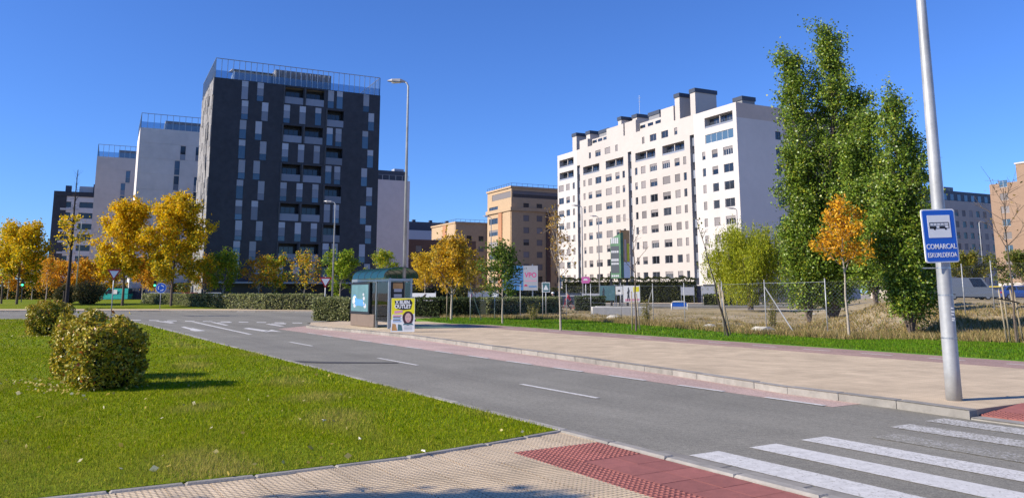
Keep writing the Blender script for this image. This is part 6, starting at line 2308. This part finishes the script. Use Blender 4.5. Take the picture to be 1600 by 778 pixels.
HB = [(-1.95, 0.3), (1.95, 0.3), (2.0, 0.55), (1.95, 0.74), (1.0, 0.95), (-1.85, 0.95), (-2.0, 0.7)]
HG_ = [(1.05, 0.94), (0.35, 1.46), (-1.35, 1.46), (-1.82, 0.94)]
VB = [(-2.5, 0.35), (2.5, 0.35), (2.55, 0.7), (2.45, 1.0), (1.8, 1.25), (-2.5, 1.25)]
VG = [(1.85, 1.24), (1.25, 2.25), (-2.45, 2.25), (-2.48, 1.24)]
p = AT(182, 148)
van = car('van', 'teal green delivery van behind the give way sign on the left', (p[0], p[1], 0.3), math.pi, VB, VG, 1.95, 'paint_teal', (1.6, -1.6), 'van', ((0.70, 0.98),))
MB().box((-0.55, -0.995, 1.25), (0.35, -0.985, 2.0)).build('white_panel', 'sign_white', van)
MB().box((-0.55, 0.985, 1.25), (0.35, 0.995, 2.0)).build('white_panel', 'sign_white', van)
p = AT(206, 149)
t = thing('container', 'dark blue container standing right behind the teal van', 'container', (p[0], p[1], 0.3))
for k in range(9):
    MB().box((-1.35 + 0.3 * k, 0 - 0.03 * (k % 2), 0.1), (-1.06 + 0.3 * k, 0.1, 2.3)).build('wall_panel', 'container_navy', t)
MB().box((-1.36, 0.1, 0.1), (1.36, 2.2, 2.34)).build('body', 'container_navy', t)
cars = ((1512, 84, 2.6, 'van', 'paint_silver', 'large silver grey van parked behind the dry bank', 'parked vehicles beyond the waste ground'), (1545, 96, 0.9, 'car', 'paint_red', 'small red car nose beside the silver van', None), (1562, 94, 1.2, 'car', 'paint_yellow', 'yellow car parked between the silver van and blue car', None), (1592, 86, 0.25, 'car', 'paint_blue', 'dark blue car at the right edge behind the stakes', None))
for px, D, rz, kind, m, lab, grp in cars:
    p = AT(px, D)
    z = float(lot_z(*p))
    if kind == 'van':
        car('van', lab, (p[0], p[1], z), rz - 2.6 - 0.2, VB, VG, 1.95, m, (1.6, -1.6), 'van', ((0.66, 0.97),), group='parked vehicles beyond the waste ground')
    else:
        car('parked_car', lab, (p[0], p[1], z), rz - 0.4, HB, HG_, 1.75, m, (1.25, -1.25), 'car', ((0.05, 0.45), (0.5, 0.95)), group='parked vehicles beyond the waste ground')
for px, D, m, lab in ((303, 106, 'paint_red', 'red car roof showing above the hedge below the olive tree'), (252, 112, 'paint_white', 'white car half hidden behind the hedge by the round sign'), (340, 106, 'paint_white', 'white car mostly hidden by the hedge at the tower foot'), (283, 110, 'paint_blue', 'dark blue car hidden behind the hedge beside the red one')):
    p = AT(px, D)
    car('parked_car', lab, (p[0], p[1], 0.35), 0.3, HB, HG_, 1.75, m, (1.25, -1.25), 'car', ((0.05, 0.45), (0.5, 0.95)), group='cars parked behind the hedge')

# ---------------------------------------------------------------- cyclists on the street
def bicycle(label, loc, rz, m):
    t = thing('bicycle', label, 'bicycle', loc, rz, 'bicycles behind the dry grass')
    for x in (-0.52, 0.52):
        c = MB()
        n = 24
        pts = [(x + 0.33 * math.cos(2 * math.pi * k / n), 0, 0.34 + 0.33 * math.sin(2 * math.pi * k / n)) for k in range(n + 1)]
        wo = c.tube(pts, 0.018, 6, cap=False).build('wheel', 'tyre', t, True)
        sp = MB()
        for k in range(8):
            a = math.pi * 2 * k / 8
            sp.tube([(x, 0, 0.34), (x + 0.32 * math.cos(a), 0, 0.34 + 0.32 * math.sin(a))], 0.003, 3, cap=False)
        sp.build('spokes', 'steel', wo)
    f = MB()
    for a, b in (((-0.52, 0, 0.34), (-0.1, 0, 0.32)), ((-0.1, 0, 0.32), (-0.22, 0, 0.86)), ((-0.1, 0, 0.32), (0.36, 0, 0.72)), ((-0.2, 0, 0.78), (0.36, 0, 0.80)), ((-0.52, 0, 0.34), (-0.2, 0, 0.76)), ((0.52, 0, 0.34), (0.34, 0, 0.98))):
        f.tube([a, b], 0.02, 6)
    f.build('frame', m, t)
    MB().tube([(0.30, -0.28, 1.02), (0.36, 0, 1.0), (0.30, 0.28, 1.02)], 0.016, 6).build('handlebar', 'dark_metal', t)
    MB().tube([(-0.36, 0, 0.90), (-0.24, 0, 0.92), (-0.06, 0, 0.91)], [0.07, 0.06, 0.025], 7).build('saddle', 'ink_black', t)
    MB().tube([(-0.1, -0.1, 0.32), (-0.1, 0.1, 0.32)], 0.05, 8).build('crank', 'dark_metal', t)
    return t


def rider(label, loc, rz, cloth):
    """cyclist bent over the handlebar: one skinned body"""
    t = thing('person', label, 'person', loc, rz)
    J = {'pel': (-0.18, 0, 0.98, 0.13), 'chest': (0.02, 0, 1.34, 0.14), 'neck': (0.10, 0, 1.50, 0.06), 'head': (0.14, 0, 1.60, 0.09), 'crn': (0.14, 0, 1.70, 0.085),
         'shl': (0.04, 0.19, 1.42, 0.06), 'ell': (0.20, 0.25, 1.20, 0.045), 'hal': (0.33, 0.24, 1.05, 0.035), 'shr': (0.04, -0.19, 1.42, 0.06), 'elr': (0.20, -0.25, 1.20, 0.045), 'har': (0.33, -0.24, 1.05, 0.035),
         'hil': (-0.16, 0.10, 0.94, 0.10), 'knl': (0.18, 0.12, 0.78, 0.065), 'anl': (-0.02, 0.12, 0.38, 0.045), 'tol': (0.10, 0.12, 0.33, 0.04),
         'hir': (-0.16, -0.10, 0.94, 0.10), 'knr': (0.10, -0.12, 0.56, 0.065), 'anr': (-0.16, -0.12, 0.24, 0.045), 'tor': (-0.04, -0.12, 0.18, 0.04)}
    E = [('pel', 'chest'), ('chest', 'neck'), ('neck', 'head'), ('head', 'crn'), ('chest', 'shl'), ('shl', 'ell'), ('ell', 'hal'), ('chest', 'shr'), ('shr', 'elr'), ('elr', 'har'),
         ('pel', 'hil'), ('hil', 'knl'), ('knl', 'anl'), ('anl', 'tol'), ('pel', 'hir'), ('hir', 'knr'), ('knr', 'anr'), ('anr', 'tor')]
    ks = list(J)
    me = bpy.data.meshes.new('body')
    me.from_pydata([J[k][:3] for k in ks], [(ks.index(a), ks.index(b)) for a, b in E], [])
    o = put('body', me, t)
    sk = o.modifiers.new('skin', 'SKIN')
    for i, k in enumerate(ks):
        me.skin_vertices[0].data[i].radius = (J[k][3], J[k][3])
    me.skin_vertices[0].data[0].use_root = True
    ss = o.modifiers.new('sub', 'SUBSURF')
    ss.levels = ss.render_levels = 2
    # clothes and skin by height along the figure
    m = bpy.data.materials.new('rider_' + cloth)
    tr, b_, N, L = nodes_of(m)
    tc = N.new("ShaderNodeTexCoord")
    sp = N.new("ShaderNodeSeparateXYZ")
    L.new(tc.outputs['Object'], sp.inputs[0])
    rp = N.new("ShaderNodeValToRGB")
    rp.color_ramp.interpolation = 'CONSTANT'
    mp = N.new("ShaderNodeMath")
    mp.operation = 'DIVIDE'
    mp.inputs[1].default_value = 2.0
    L.new(sp.outputs['Z'], mp.inputs[0])
    L.new(mp.outputs[0], rp.inputs[0])
    cc = (0.42, 0.03, 0.06, 1) if cloth == 'red' else (0.03, 0.032, 0.04, 1)
    e = rp.color_ramp.elements
    e[0].position, e[0].color = 0.0, (0.02, 0.02, 0.025, 1)
    e[1].position, e[1].color = 0.53, cc
    k = e.new(0.752)
    k.color = (0.42, 0.26, 0.20, 1)
    L.new(rp.outputs[0], b_.inputs['Base Color'])
    b_.inputs['Roughness'].default_value = 0.8
    me.materials.append(m)
    hm = bpy.data.meshes.new('helmet')
    bm = bmesh.new()
    bmesh.ops.create_uvsphere(bm, u_segments=12, v_segments=8, radius=0.125)
    bmesh.ops.delete(bm, geom=[v for v in bm.verts if v.co.z < -0.02], context='VERTS')
    for v in bm.verts:
        v.co.x *= 1.2
    bm.to_mesh(hm)
    bm.free()
    hm.materials.append(MATS['sign_white' if cloth != 'red' else 'cloth_dark'])
    put('helmet', hm, t, (0.13, 0, 1.68))
    fc = MB()
    for s in (-1, 1):
        fc.tube([(0.215, s * 0.035, 1.635), (0.228, s * 0.035, 1.635)], [0.013, 0.01], 6)
    fc.build('eyes', 'hair', t)
    MB().tube([(0.215, 0, 1.625), (0.25, 0, 1.59), (0.215, 0, 1.58)], [0.012, 0.018, 0.012], 6).build('nose', 'skin', t)
    hd = MB()
    for s in (-1, 1):
        for q in range(4):
            hd.tube([(0.33, s * (0.20 + 0.022 * q), 1.06), (0.375, s * (0.20 + 0.022 * q), 1.055), (0.365, s * (0.20 + 0.022 * q), 1.02)], 0.01, 5)
        hd.tube([(0.325, s * 0.185, 1.05), (0.35, s * 0.17, 1.03)], 0.011, 5)
    hd.build('fingers', 'skin', t)
    return t


for px, D, rz, m, cl, lb, lr in ((866, 72, math.pi * 0.93, 'dark_metal', 'dark', 'dark bicycle under the rider in black behind the sparse sapling', 'cyclist in dark clothes and pale helmet behind the sparse brown sapling'), (889, 74, math.pi * 0.93, 'paint_red', 'red', 'red bicycle under the rider in red', 'cyclist in red jersey following the dark dressed cyclist')):
    p = AT(px, D)
    z = float(lot_z(*p))
    bicycle(lb, (p[0], p[1], z), rz, m)
    rider(lr, (p[0], p[1], z), rz, cl)
